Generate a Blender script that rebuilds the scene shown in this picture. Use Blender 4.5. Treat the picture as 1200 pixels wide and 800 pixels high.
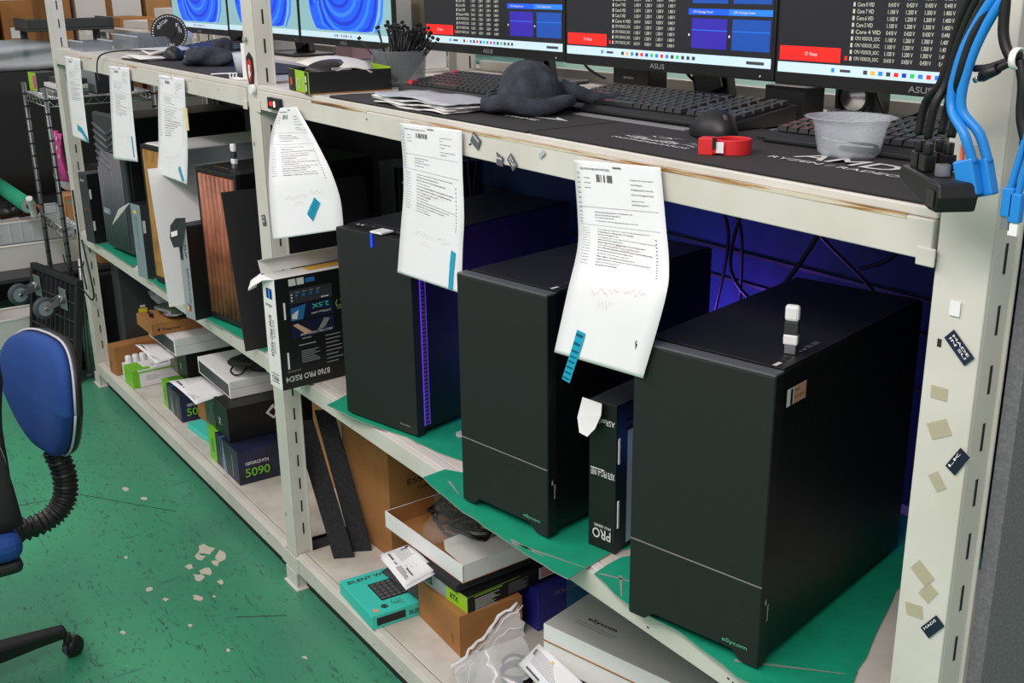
import bpy, bmesh, math, random
from mathutils import Vector, Matrix
random.seed(7)
PI = math.pi
for o in list(bpy.data.objects): bpy.data.objects.remove(o)
COL = bpy.context.scene.collection
V = Vector

# ---------------------------------------------------------------- camera
cam_d = bpy.data.cameras.new('camera'); cam = bpy.data.objects.new('camera', cam_d); COL.objects.link(cam)
cam_d.sensor_width = 36; cam_d.lens = 1303.4/1200*36; cam_d.clip_start = .02; cam_d.clip_end = 60
R = Matrix(((0.56618914, -0.25117114, 0.7850751), (0.8241693, 0.18778302, -0.53430562), (-0.01322162, 0.94955284, 0.31332825)))
cam.matrix_world = Matrix.Translation((0, -1.0, 1.56)) @ R.to_4x4()
bpy.context.scene.camera = cam
# ---------------------------------------------------------------- world, lights, exposure
sc = bpy.context.scene
sc.view_settings.view_transform = 'Standard'; sc.view_settings.look = 'None'
sc.view_settings.exposure = 0.0; sc.view_settings.gamma = 1; sc.view_settings.use_curve_mapping = False
w = bpy.data.worlds.new('world'); sc.world = w; w.use_nodes = True
w.node_tree.nodes['Background'].inputs[0].default_value = (1, .95, .965, 1)
w.node_tree.nodes['Background'].inputs[1].default_value = .5
def area(name, loc, size, sizey, power, col=(1, .93, .915), aim=None):
    l = bpy.data.lights.new(name, 'AREA'); l.shape = 'RECTANGLE'; l.size = size; l.size_y = sizey; l.energy = power; l.color = col
    o = bpy.data.objects.new(name, l); COL.objects.link(o); o.location = loc
    if aim: o.rotation_euler = (V(aim) - V(loc)).to_track_quat('-Z', 'Y').to_euler()
    return o
area('ceiling_tube_light', (-2.6, -1.5, 2.75), 5.5, .3, 66)
area('ceiling_tube_light', (-0.2, -1.9, 2.75), 2.4, .3, 34, aim=(-.9, 0, .9))
area('ceiling_tube_light', (-3.0, 1.7, 2.75), 7, .3, 55)

# ---------------------------------------------------------------- materials
MATS = {}
def lin(h):
    h = h.lstrip('#'); c = [int(h[i:i+2], 16)/255 for i in (0, 2, 4)]
    return tuple(x/12.92 if x <= .04045 else ((x+.055)/1.055)**2.4 for x in c) + (1,)
def M(name, hexc, rough=.5, metal=0, spec=.5, noise=0, nscale=30, bump=0, bscale=200, emit=0, trans=0, alpha=1, hex2=None, coat=0):
    if name in MATS: return MATS[name]
    m = bpy.data.materials.new(name); m.use_nodes = True; nt = m.node_tree; b = nt.nodes['Principled BSDF']
    b.inputs['Base Color'].default_value = lin(hexc); b.inputs['Roughness'].default_value = rough
    b.inputs['Metallic'].default_value = metal; b.inputs['Specular IOR Level'].default_value = spec
    b.inputs['Alpha'].default_value = alpha; b.inputs['Transmission Weight'].default_value = trans
    b.inputs['Coat Weight'].default_value = coat
    if emit:
        b.inputs['Emission Color'].default_value = lin(hexc); b.inputs['Emission Strength'].default_value = emit
    if noise:
        n = nt.nodes.new('ShaderNodeTexNoise'); n.inputs['Scale'].default_value = nscale; n.inputs['Detail'].default_value = 4
        t = nt.nodes.new('ShaderNodeTexCoord'); nt.links.new(t.outputs['Object'], n.inputs['Vector'])
        mx = nt.nodes.new('ShaderNodeMixRGB'); c = lin(hexc)
        mx.inputs[1].default_value = c
        mx.inputs[2].default_value = lin(hex2) if hex2 else tuple(x*(1-noise) for x in c[:3]) + (1,)
        r = nt.nodes.new('ShaderNodeValToRGB'); r.color_ramp.elements[0].position = .42; r.color_ramp.elements[1].position = .68
        nt.links.new(n.outputs['Fac'], r.inputs[0]); nt.links.new(r.outputs[0], mx.inputs[0]); nt.links.new(mx.outputs[0], b.inputs['Base Color'])
    if bump:
        n = nt.nodes.new('ShaderNodeTexNoise'); n.inputs['Scale'].default_value = bscale
        t = nt.nodes.new('ShaderNodeTexCoord'); nt.links.new(t.outputs['Object'], n.inputs['Vector'])
        bp = nt.nodes.new('ShaderNodeBump'); bp.inputs['Strength'].default_value = bump; bp.inputs['Distance'].default_value = .002
        nt.links.new(n.outputs['Fac'], bp.inputs['Height']); nt.links.new(bp.outputs[0], b.inputs['Normal'])
    MATS[name] = m; return m

M('cream', 'd8d6cd', .45, noise=.1, nscale=6, hex2='cdcabf')
M('board', 'd6d2c8', .5, noise=.2, nscale=9, hex2='bfb9ac')
M('slot', '26231f', .8)
M('dark', '101112', .6); M('black', '141516', .45); M('blacksoft', '191a1b', .85, bump=.4)
M('pcfront', '1c1d1d', .55, bump=.15, bscale=900); M('pcside', '0c0e0f', .42); M('pctop', '1c1d1f', .5, bump=.1, bscale=900)
M('pcedge', '2b2d2e', .35); M('edgehighlight', '5c5f61', .35)
M('greypc', '34373a', .5); M('grille', '5c5f64', .4)
M('white', 'f1f1f0', .5); M('paper', 'f2f3f5', .75, noise=.04, nscale=8); M('offwhite', 'dcdcd6', .5)
M('ink', '5c5c62', .8); M('inkfaint', 'a0a0a6', .8); M('inkred', 'c9a2a2', .8); M('barcode', '3a3a3e', .8)
M('tape', '18a6c8', .4); M('tapedark', '0b5a78', .4)
M('kraft', 'a9743f', .75, noise=.15, nscale=12); M('kraftl', 'b98a55', .75, noise=.12, nscale=12); M('kraftd', '8a5c30', .75)
M('green', '0e9a74', .6, noise=.12, nscale=25, bump=.2, bscale=90); M('greenedge', '8f9a92', .4)
M('lime', '77c626', .5); M('limeb', '9fce28', .5); M('teal', '3fd0bd', .5); M('navy', '1a1d33', .4, noise=.2, nscale=8, hex2='262a4c'); M('blueb', '2c6fa8', .4)
M('blue', '0d3f86', .8, noise=.35, nscale=3, hex2='0a306a', bump=.3, bscale=700)
M('bluecable', '1d86d8', .4); M('bluewall', '1b3a5c', .8)
M('steel', 'a8acae', .35, metal=.8); M('chrome', 'c8cacc', .2, metal=1); M('darksteel', '6d7274', .3, metal=.8); M('rubber', '4a4e52', .6); M('wheel', '8a979e', .5)
M('redp', 'd32a2c', .35); M('red', 'd8282a', .5); M('orange', 'e0561e', .5); M('yellow', 'e3d21c', .5)
M('oak', 'b88748', .5, noise=.4, nscale=20, hex2='8f6430'); M('walnut', 'a8674a', .45, noise=.4, nscale=14, hex2='7a432e')
M('silverpanel', 'b7bbc2', .4); M('silverbox', '9aa3a6', .45); M('bluegrey', '7f9398', .5)
M('hat', '2b3038', .95, bump=.8, bscale=300, noise=.25, nscale=40, hex2='3c434d')
M('mat', '302e2f', .75, bump=.15, bscale=500); M('matedge', '141415', .7)
M('key', '1c1d1f', .3); M('keyboard', '18191a', .35)
M('greypanel', '6d6f72', .8, noise=.2, nscale=250, hex2='7d7f82', bump=.3, bscale=400)
M('foam', '232427', .95, bump=1, bscale=220, noise=.4, nscale=150, hex2='303236')
M('matgreen', '7fb3a5', .35, noise=.3, nscale=7, hex2='6a9c92'); M('brownstain', '6b4a1e', .8)
M('wallcol', 'b9b6ad', .8); M('pink', 'd44c93', .6); M('amber', 'd9a93c', .5)
M('clearplastic', 'e8edf0', .25, trans=.0, alpha=.38); M('frost', 'dfe8ee', .3, alpha=.55); M('bag', 'e8eef2', .12, alpha=.42, spec=1); M('bag2', 'e8eef2', .08, alpha=.09, spec=1); M('bagseam', 'f4f6f8', .25, alpha=.7)
M('smoky', '8f979b', .2, alpha=.5)
M('scr_dark', '17191d', .4, emit=.9); M('scr_task', 'b4cdd6', .4, emit=.7); M('scr_red', 'dd1e18', .4, emit=.9); M('scr_blue', '10408f', .4, emit=.9)
M('scr_blue2', '1f6fe0', .4, emit=.9); M('scr_vio', '2a1f8f', .4, emit=.9); M('scr_txt', 'a9ab9f', .4, emit=.7); M('scr_wall', '7ca5a8', .4, emit=.72)
M('scr_pet', '0f4fe0', .4, emit=.9); M('scr_pet2', '2b6ff5', .4, emit=.9); M('scr_pet3', '0b2fae', .4, emit=.9); M('scr_grey', '3a3d40', .4, emit=.6)
M('scr_or', 'e8a020', .4, emit=.8); M('scr_gr', '2fae4a', .4, emit=.8); M('led_vio', '5a28e0', .4, emit=.9); M('led_white', 'ffffff', .4, emit=1.5); M('led_red', 'ff2a20', .4, emit=1.5); M('led_blue', '1440ff', .4, emit=1.2)
M('logo', 'd8d9d6', .5); M('logogrey', '8c8e90', .5); M('logogreen', '5fae90', .5)
def leather(): pass

# rusted lip strip: cream paint flaking to brown along the edge
def mk_lip():
    m = bpy.data.materials.new('flaked_lip'); m.use_nodes = True; nt = m.node_tree; b = nt.nodes['Principled BSDF']; b.inputs['Roughness'].default_value = .7
    t = nt.nodes.new('ShaderNodeTexCoord'); mp = nt.nodes.new('ShaderNodeMapping'); mp.inputs['Scale'].default_value = (4, 60, 160)
    n = nt.nodes.new('ShaderNodeTexNoise'); n.inputs['Scale'].default_value = 2; n.inputs['Detail'].default_value = 6
    r = nt.nodes.new('ShaderNodeValToRGB'); e = r.color_ramp.elements; e[0].position = .47; e[0].color = lin('cfc9b6'); e[1].position = .66; e[1].color = lin('4a2f14')
    k = e.new(.55); k.color = lin('b0864a')
    nt.links.new(t.outputs['Object'], mp.inputs[0]); nt.links.new(mp.outputs[0], n.inputs['Vector']); nt.links.new(n.outputs['Fac'], r.inputs[0]); nt.links.new(r.outputs[0], b.inputs['Base Color'])
    MATS['lip'] = m
mk_lip()
# green painted floor
def mk_floor():
    m = bpy.data.materials.new('green_floor_paint'); m.use_nodes = True; nt = m.node_tree; b = nt.nodes['Principled BSDF']; L = nt.links.new
    t = nt.nodes.new('ShaderNodeTexCoord')
    def noise(s, d=5, sc3=None, dist=0):
        n = nt.nodes.new('ShaderNodeTexNoise'); n.inputs['Scale'].default_value = s; n.inputs['Detail'].default_value = d; n.inputs['Distortion'].default_value = dist
        if sc3:
            mp = nt.nodes.new('ShaderNodeMapping'); mp.inputs['Scale'].default_value = sc3; mp.inputs['Rotation'].default_value = (0, 0, .5); L(t.outputs['Object'], mp.inputs[0]); L(mp.outputs[0], n.inputs['Vector'])
        else: L(t.outputs['Object'], n.inputs['Vector'])
        return n
    def ramp(n, a, bb, c0=(0, 0, 0, 1), c1=(1, 1, 1, 1)):
        r = nt.nodes.new('ShaderNodeValToRGB'); r.color_ramp.elements[0].position = a; r.color_ramp.elements[1].position = bb
        r.color_ramp.elements[0].color = c0; r.color_ramp.elements[1].color = c1; L(n.outputs['Fac'], r.inputs[0]); return r
    base = ramp(noise(1.6), .35, .7, lin('41a678'), lin('388c6a'))
    def mix(prev, fac, col):
        mx = nt.nodes.new('ShaderNodeMixRGB'); L(fac.outputs[0], mx.inputs[0]); L(prev.outputs[0], mx.inputs[1]); mx.inputs[2].default_value = col; return mx
    c = mix(base, ramp(noise(24, 4, (1, 2.8, 1), 1.8), .61, .66), lin('2c6b54'))
    c = mix(c, ramp(noise(9, 6, (4, .35, 1)), .68, .72), lin('2f7a60'))
    c = mix(c, ramp(noise(14, 4, (.6, 5, 1), 2.2), .665, .69), lin('2e6552'))
    c = mix(c, ramp(noise(30, 2), .765, .775), lin('b9b39a'))
    sx = nt.nodes.new('ShaderNodeSeparateXYZ'); L(t.outputs['Object'], sx.inputs[0]); ad = nt.nodes.new('ShaderNodeMath'); ad.operation = 'MULTIPLY_ADD'
    nn = noise(5, 6); ad.inputs[1].default_value = .5; L(nn.outputs['Fac'], ad.inputs[0]); L(sx.outputs['Y'], ad.inputs[2])
    mr = nt.nodes.new('ShaderNodeMapRange'); mr.inputs[1].default_value = -.25; mr.inputs[2].default_value = .3; mr.inputs[3].default_value = 0; mr.inputs[4].default_value = .4; L(ad.outputs[0], mr.inputs[0])
    c = mix(c, mr, lin('52796a'))
    L(c.outputs[0], b.inputs['Base Color'])
    rr = ramp(noise(3), .3, .7, (.28, .28, .28, 1), (.45, .45, .45, 1)); L(rr.outputs[0], b.inputs['Roughness'])
    MATS['floor'] = m
mk_floor(); M('chip', 'c9c6b4', .7)

# ---------------------------------------------------------------- mesh builder
class MB:
    def __init__(s): s.v = []; s.f = []; s.m = []; s.s = []
    def add(s, vs, fs, mat, smooth=False):
        k = len(s.v); s.v += [tuple(v) for v in vs]
        for f in fs: s.f.append([k+i for i in f]); s.m.append(mat); s.s.append(smooth)
        return s
    def quad(s, a, b, c, d, mat): return s.add([a, b, c, d], [(0, 1, 2, 3)], mat)
    def box(s, lo, hi, mat, T=None, faces=None):
        x0, y0, z0 = lo; x1, y1, z1 = hi
        vs = [V(p) for p in ((x0,y0,z0),(x1,y0,z0),(x1,y1,z0),(x0,y1,z0),(x0,y0,z1),(x1,y0,z1),(x1,y1,z1),(x0,y1,z1))]
        if T: vs = [T @ v for v in vs]
        F = {'-z': (0,3,2,1), '+z': (4,5,6,7), '-y': (0,1,5,4), '+x': (1,2,6,5), '+y': (2,3,7,6), '-x': (3,0,4,7)}
        k = len(s.v); s.v += [tuple(v) for v in vs]
        for n, f in F.items(): s.f.append([k+i for i in f]); s.m.append((faces or {}).get(n, mat)); s.s.append(False)
        return s
    def tube(s, pts, r, mat, n=8, caps=True, radii=None):
        pts = [V(p) for p in pts]; rings = []; up = V((0, 0, 1)); prev = None
        for i, p in enumerate(pts):
            d = (pts[min(i+1, len(pts)-1)] - pts[max(i-1, 0)]).normalized()
            if prev is None:
                a = d.cross(up); a = d.cross(V((1, 0, 0))) if a.length < .05 else a
            else: a = prev - d*prev.dot(d)
            a.normalize(); prev = a; b = d.cross(a); rr = radii[i] if radii else r
            rings.append([p + (a*math.cos(2*PI*j/n) + b*math.sin(2*PI*j/n))*rr for j in range(n)])
        vs = [v for g in rings for v in g]; fs = []
        for i in range(len(pts)-1):
            for j in range(n): fs.append((i*n+j, i*n+(j+1) % n, (i+1)*n+(j+1) % n, (i+1)*n+j))
        s.add(vs, fs, mat, True)
        if caps:
            k = len(s.v) - len(vs)
            s.f.append([k+j for j in range(n)][::-1]); s.m.append(mat); s.s.append(False)
            s.f.append([k+(len(pts)-1)*n+j for j in range(n)]); s.m.append(mat); s.s.append(False)
        return s
    def cyl(s, a, b, r, mat, n=20, r2=None): return s.tube([a, b], r, mat, n, True, [r, r if r2 is None else r2])
    def lathe(s, prof, c, mat, n=28, axis='z', sy=1):
        vs = []; c = V(c)
        for r, h in prof:
            for j in range(n):
                a = 2*PI*j/n; p = V((r*math.cos(a), r*sy*math.sin(a), h))
                if axis == 'y': p = V((p.x, p.z, p.y))
                if axis == 'x': p = V((p.z, p.x, p.y))
                vs.append(c+p)
        fs = [(i*n+j, i*n+(j+1) % n, (i+1)*n+(j+1) % n, (i+1)*n+j) for i in range(len(prof)-1) for j in range(n)]
        return s.add(vs, fs, mat, True)
    def prism(s, poly, O, U, W, depth, mat):      # polygon in plane (U,W) extruded along U x W
        O, U, W = V(O), V(U), V(W); N = U.cross(W)*depth
        a = [O+U*x+W*y for x, y in poly]; n = len(a); vs = a + [p+N for p in a]
        fs = [tuple(range(n))[::-1], tuple(range(n, 2*n))] + [(i, (i+1) % n, n+(i+1) % n, n+i) for i in range(n)]
        return s.add(vs, fs, mat)
    def grid(s, rows, mat, smooth=True, thick=0):
        h, wd = len(rows), len(rows[0]); vs = [p for r in rows for p in r]
        fs = [(i*wd+j, i*wd+j+1, (i+1)*wd+j+1, (i+1)*wd+j) for i in range(h-1) for j in range(wd-1)]
        return s.add(vs, fs, mat, smooth)
    def build(s, name, parent=None, bevel=0, seg=2, solid=0, sub=0):
        me = bpy.data.meshes.new(name); me.from_pydata(s.v, [], s.f)
        names = list(dict.fromkeys(s.m)); idx = {n: i for i, n in enumerate(names)}
        for n in names: me.materials.append(MATS[n])
        me.polygons.foreach_set('material_index', [idx[m] for m in s.m]); me.polygons.foreach_set('use_smooth', s.s)
        me.update(); o = bpy.data.objects.new(name, me); COL.objects.link(o)
        if parent: o.parent = parent
        if solid: md = o.modifiers.new('t', 'SOLIDIFY'); md.thickness = solid; md.offset = 0
        if bevel: md = o.modifiers.new('b', 'BEVEL'); md.width = bevel; md.segments = seg; md.limit_method = 'ANGLE'
        if sub: md = o.modifiers.new('s', 'SUBSURF'); md.levels = sub; md.render_levels = sub
        return o
_tc = {}
def glyphs(s):
    if s not in _tc:
        cu = bpy.data.curves.new('t', 'FONT'); cu.body = s; cu.size = 1; cu.resolution_u = 3; cu.offset = .012
        o = bpy.data.objects.new('t', cu); COL.objects.link(o); dg = bpy.context.evaluated_depsgraph_get(); dg.update()
        me = bpy.data.meshes.new_from_object(o.evaluated_get(dg))
        _tc[s] = ([tuple(v.co) for v in me.vertices], [tuple(p.vertices) for p in me.polygons])
        bpy.data.objects.remove(o); bpy.data.curves.remove(cu); bpy.data.meshes.remove(me)
    return _tc[s]
class Face:                                       # a flat face one can print on, metres from its lower left corner
    def __init__(s, mb, O, U, W, off=.0006):
        s.mb = mb; s.O = V(O); s.U = V(U).normalized(); s.W = V(W).normalized(); s.N = s.U.cross(s.W); s.off = off
    def p(s, x, y, k=1): return s.O + s.U*x + s.W*y + s.N*s.off*k
    def r(s, x, y, w, h, mat, k=1): s.mb.quad(s.p(x, y, k), s.p(x+w, y, k), s.p(x+w, y+h, k), s.p(x, y+h, k), mat); return s
    def poly(s, pts, mat, k=1): s.mb.add([s.p(x, y, k) for x, y in pts], [tuple(range(len(pts)))], mat); return s
    def t(s, x, y, txt, w, h, mat, rot=0, k=2):   # text fitted in w x h, its lower left at x, y, turned by rot degrees about it
        vs, fs = glyphs(txt)
        if not vs: return s
        x0 = min(v[0] for v in vs); x1 = max(v[0] for v in vs); y0 = min(v[1] for v in vs); y1 = max(v[1] for v in vs)
        sx = w/max(x1-x0, 1e-6); sy = h/max(y1-y0, 1e-6); c, q = math.cos(math.radians(rot)), math.sin(math.radians(rot)); out = []
        for v in vs:
            a = (v[0]-x0)*sx; b = (v[1]-y0)*sy; out.append(s.p(x+a*c-b*q, y+a*q+b*c, k))
        s.mb.add(out, fs, mat); return s
    def lines(s, x, y, w, n, pitch, h, mat, k=1, rag=.4):
        for i in range(n): s.r(x, y-i*pitch, w*(1-rag*random.random()), h, mat, k)
        return s

def thing(name, label, cat, loc=(0, 0, 0), rz=0, group=None, rx=0, ry=0):
    o = bpy.data.objects.new(name, None); COL.objects.link(o); o.empty_display_size = .05
    o.location = loc; o.rotation_euler = (math.radians(rx), math.radians(ry), math.radians(rz)); return tag(o, label, cat, group)
def tag(o, label, cat, group=None, kind=None):
    o['label'] = label; o['category'] = cat
    if group: o['group'] = group
    if kind: o['kind'] = kind
    return o
def struct(o): o['kind'] = 'structure'; return o
def smooth_pts(pts, n=6):
    pts = [V(p) for p in pts]; out = []
    for i in range(len(pts)-1):
        p0 = pts[max(i-1, 0)]; p1 = pts[i]; p2 = pts[i+1]; p3 = pts[min(i+2, len(pts)-1)]
        for k in range(n):
            t = k/n; out.append(.5*((2*p1) + (p2-p0)*t + (2*p0-5*p1+4*p2-p3)*t*t + (3*p1-p0-3*p2+p3)*t**3))
    out.append(pts[-1]); return out
def cable(name, label, cat, pts, r, mat, group=None, n=6):
    mb = MB(); mb.tube(smooth_pts(pts), r, mat, n); return tag(mb.build(name), label, cat, group)
FRONT = lambda mb, sx, sy, sz, off=.0006: Face(mb, (0, 0, 0), (1, 0, 0), (0, 0, 1), off)
RIGHT = lambda mb, sx, sy, sz, off=.0006: Face(mb, (sx, 0, 0), (0, 1, 0), (0, 0, 1), off)
TOP = lambda mb, sx, sy, sz, off=.0006: Face(mb, (0, 0, sz), (1, 0, 0), (0, 1, 0), off)
def fr(FR, w, rz):                                # front left corner from the front right one
    a = math.radians(rz); return (FR[0]-w*math.cos(a), FR[1]-w*math.sin(a), FR[2])

# ================================================================ SETTING
mb = MB(); mb.quad((-10, -5, 0), (3, -5, 0), (3, 3, 0), (-10, 3, 0), 'floor')
FF = Face(mb, (0, 0, 0), (1, 0, 0), (0, 1, 0), .0008)
for cx, cy, r in ((-2.86,-.13,.04),(-2.80,-.105,.03),(-2.83,-.16,.022),(-2.77,-.135,.018),(-2.74,-.17,.024),(-2.72,-.2,.02),(-2.79,-.2,.016),(-2.66,-.16,.012),(-2.62,-.24,.018),(-2.66,-.31,.012),(-2.74,-.33,.012),(-3.4,-.2,.02),(-2.5,-.3,.008),(-2.57,-.45,.01),(-2.6,-.2,.009),(-2.34,-.26,.008),(-2.2,-.12,.01),(-3.3,-.17,.014),(-2.95,-.33,.009)):
    pts = []
    for i in range(9):
        a = 2*PI*i/9; q = r*random.uniform(.45, 1.1); pts.append((cx+q*math.cos(a)*1.3, cy+q*math.sin(a)*.8))
    FF.poly(pts, 'chip')
for (a, b) in (((-3.45,-.33),(-3.15,-.12)),((-3.5,-.6),(-3.45,-.34)),((-2.47,-.19),(-2.40,-.08))):
    d = (V(b)-V(a)).normalized(); q = V((-d.y, d.x))*.0012; a, b = V(a), V(b)
    FF.poly([tuple(a-q), tuple(b-q), tuple(b+q), tuple(a+q)], 'slot')
struct(mb.build('floor'))
mb = MB(); mb.box((-10, 2.6, 0), (3, 2.7, 3), 'wallcol'); struct(mb.build('wall_back'))
mb = MB(); mb.box((-10.1, -5, 0), (-10, 2.7, 3), 'wallcol'); struct(mb.build('wall_left'))

# ---------------------------------------------------------------- the racking
rack = thing('steel_shelving', 'long cream steel shelving of two bays with slotted posts, computers on its boards', 'shelving', (0, 0, 0))
POSTS = [(-4.485, -4.42), (-2.565, -2.50), (-.682, -.62)]
DEP = .60
def post(x0, x1, y0, y1, front=True):
    mb = MB(); t = .004
    if front: mb.box((x0, y0, .0), (x1, y0+t, 2.3), 'cream'); mb.box((x1-t, y0+t, 0), (x1, y1, 2.3), 'cream'); mb.box((x0, y0+t, 0), (x0+t, y1, 2.3), 'cream')
    else: mb.box((x0, y1-t, .0), (x1, y1, 2.3), 'cream'); mb.box((x1-t, y0, 0), (x1, y1-t, 2.3), 'cream'); mb.box((x0, y0, 0), (x0+t, y1-t, 2.3), 'cream')
    mb.box((x1-.016, y1-.0005 if front else y0-.0035, 0), (x1+.004, y1+.004 if front else y0, 2.3), 'cream')
    f = Face(mb, (x1, y0, 0), (0, 1, 0), (0, 0, 1), .0005)
    z = .16
    while z < 2.2:
        f.r((y1-y0)*.55, z, .0045, .032, 'slot'); z += .065
    f2 = Face(mb, (x0, y0, 0), (1, 0, 0), (0, 0, 1), .0005)
    z = .2
    while z < 2.2 and front: f2.r(.013, z, .005, .009, 'slot'); z += .49
    mb.box((x0-.008, y0-.012 if front else y0, 0), (x1+.012, y1+.01, .006), 'cream')
    mb.box((x0-.002, y0-.006, .0), (x1+.002, y0-.0005, .05), 'cream') if front else None
    mb.build('post', rack, .0015)
for x0, x1 in POSTS: post(x0, x1, 0, .042); post(x0, x1, DEP-.045, DEP, False)
BEAMS = [(.055, .101), (.600, .641), (1.270, 1.313)]
BAYS = [(POSTS[0][1], POSTS[1][0]), (POSTS[1][1], POSTS[2][0])]
for bi, (xa, xb) in enumerate(BAYS):
    for li, (z0, z1) in enumerate(BEAMS):
        for y0, y1 in ((-.004, .022), (DEP-.022, DEP+.004)):
            mb = MB(); mb.box((xa+.004, y0, z0), (xb-.004, y1, z1), 'cream')
            if y0 < .1:
                if li < 2: mb.box((xa-.031, y0-.003, z0), (xa+.02, y0, z1), 'cream')          # hook plates over the posts
                if li < 2: mb.box((xb-.02, y0-.003, z0), (xb+.031, y0, z1), 'cream')
                if li == 2: mb.box((xa-.012, y0-.003, z0-.006), (xa+.02, y0, z1-.02), 'cream'); mb.box((xb-.02, y0-.003, z0-.006), (xb+.003, y0, z0+.014), 'cream')
                f = Face(mb, (0, y0, 0), (1, 0, 0), (0, 0, 1), .0008)
                for k in range(9):
                    x = random.uniform(xa+.1, xb-.1); f.r(x, random.uniform(z0+.006, z1-.01), .004, .003, 'slot')
            mb.build('beam', rack, .002)
        for x in (xa+.3, (xa+xb)/2, xb-.3): mb = MB(); mb.box((x-.015, .023, z0+.005), (x+.015, DEP-.023, z1-.002), 'cream'); mb.build('cross_bar', rack)
        bz = (.105, .645, 1.325)[li]; n = 3; mb = MB()
        mb.box((xa+.003, .0 if li == 2 else .004, z1+.0005), (xb-.003, .024, bz), 'cream')
        mb.box((xa+.003, .0255, z1+.0005), (xb-.003, DEP-.003, bz), 'board')
        mb.build('shelf_board', rack, .002)
    for (xx0, xx1) in ([(xa+.3, xa+.5), (xa+.9, xa+1.0)] if bi == 0 else [(-2.2, -1.95), (-1.78, -.72)]): mb = MB(); mb.box((xx0, -.0046, 1.3095), (xx1, -.0005, 1.3145), 'lip'); mb.build('flaked_edge', rack)
    mb = MB(); mb.box((xa-.03, DEP+.006, .12), (xb+.03, DEP+.02, 1.30), 'bluewall' if bi else 'dark')
    for z in (.86, .96, 1.02): mb.box((xa, DEP+.001, z), (xb, DEP+.006, z+.006), 'greypc' if bi else 'dark')
    mb.build('back_panel', rack)
for z in (.060, .605): mb = MB(); mb.box((-2.566, .05, z), (-2.498, DEP-.05, z+.035), 'greypc'); mb.build('end_bar', rack)
for xa, xb in BAYS: mb = MB(); mb.box((xa-.05, .0225, .0), (xb+.05, .030, .0545), 'black'); mb.build('shade_board', rack)  # added black strip, stands in for the shade beneath the bottom beam
mb = MB(); mb.box((-2.49, DEP+.004, 1.3255), (-.69, DEP+.022, 1.350), 'cream'); mb.build('rear_lip', rack, .002)
mb = MB(); mb.box((-4.41, DEP+.004, 1.3255), (-2.57, DEP+.022, 1.350), 'cream'); mb.build('rear_lip', rack, .002)

# grey partition on the right
mb = MB(); mb.box((-.614, .046, 0), (-.596, 1.2, 1.62), 'greypanel')
f = Face(mb, (-.596, 0.046, 0), (0, 1, 0), (0, 0, 1), .0007); f.r(0, .716, 1, .003, 'logogrey')
tag(mb.build('partition_panel'), 'speckled grey partition panel right beside the corner post', 'partition')

# ---- things stuck on the front
def sticker(label, c, w, h, rot, mat, txt, cat='sticker', face='y', tm='white'):
    mb = MB(); c = V(c); U = V((1, 0, 0)) if face == 'y' else V((0, 1, 0)); W = V((0, 0, 1)); a = math.radians(rot)
    u = U*math.cos(a)+W*math.sin(a); ww = W*math.cos(a)-U*math.sin(a); n = u.cross(ww)
    T = Matrix((u, ww, n)).transposed().to_4x4(); T.translation = c
    mb.box((-w/2, -h/2, .0), (w/2, h/2, .0008), mat, T)
    f = Face(mb, c - u*w/2 - ww*h/2 + n*.0008, u, ww, .0004)
    for i, t in enumerate(txt): f.t(w*.12, h*(.75-.32*i)-h*.1, t, w*.76, h*.2, tm)
    return tag(mb.build('sticker'), label, cat)
sticker('black and white diamond shaped sticker on the beam near the printed sheet', (-1.558, -.0065, 1.300), .026, .02, -30, 'ink', ['SSS'])
sticker('tiny white square sticker with black mark, right of the diamond sticker', (-1.487, -.0065, 1.276), .018, .016, -5, 'ink', ['BB'])
sticker('third small sticker on the beam, lowest and right of the other two', (-1.452, -.0065, 1.278), .024, .016, -45, 'ink', ['SU', 'OK'])
sticker('tiny silver scrap sticker on the beam right of the three dark stickers', (-1.372, -.0065, 1.300), .016, .007, 35, 'silverpanel', [])
sticker('navy sticker tilted on the upper part of the right corner post', (-.642, -.0015, 1.186), .036, .015, -42, 'navy', ['MADE', 'IN SU'])
sticker('half peeled navy and white sticker low on the right corner post', (-.628, -.0015, 1.062), .03, .014, 60, 'navy', ['LK'])
sticker('navy and white sticker at the bottom of the right corner post', (-.634, -.0015, .857), .03, .014, 55, 'navy', ['MADE'])
sticker('small cream clip stuck to the right corner post', (-.652, -.0015, 1.226), .012, .016, 0, 'white', [], 'clip')
sticker('small black label on the upright behind the graphics box', (-2.527, -.0015, 1.003), .022, .026, 15, 'ink', ['MS', 'OK'])
for i, (x, z, s, r) in enumerate(((-.66, 1.13, .02, 3), (-.655, 1.09, .026, 30), (-.65, 1.03, .02, -50), (-.655, .915, .026, -35), (-.645, .895, .022, 60), (-.66, .865, .022, 10), (-.655, 1.385, .025, 5))):
    mb = MB(); mb.box((-s/2, -s*.35, 0), (s/2, s*.35, .0006), 'tapeold' if 'tapeold' in MATS else 'kraftl', Matrix.Translation((x, -.0006, z)) @ Matrix.Rotation(PI/2, 4, 'X') @ Matrix.Rotation(math.radians(r), 4, 'Z'))
    mb.m = ['oldtape']*len(mb.m) if 'oldtape' in MATS else mb.m
    M('oldtape', 'cfc8ac', .25, alpha=.55); mb.m = ['oldtape']*len(mb.m)
    tag(mb.build('tape_remnant'), ['small square tape scrap on the right corner post, third highest', 'larger tilted tape scrap between the two navy stickers on the right corner post', 'narrow tape scrap just below the navy and white middle sticker', 'tilted yellowed tape scrap above the bottom navy sticker, uppermost of three', 'steep yellowed tape scrap touching the one above the bottom sticker', 'flat tape scrap left of the bottom navy sticker', 'yellowed tape band on the right corner post under the blue cables'][i], 'tape', 'old tape scraps on the corner post')
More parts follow.
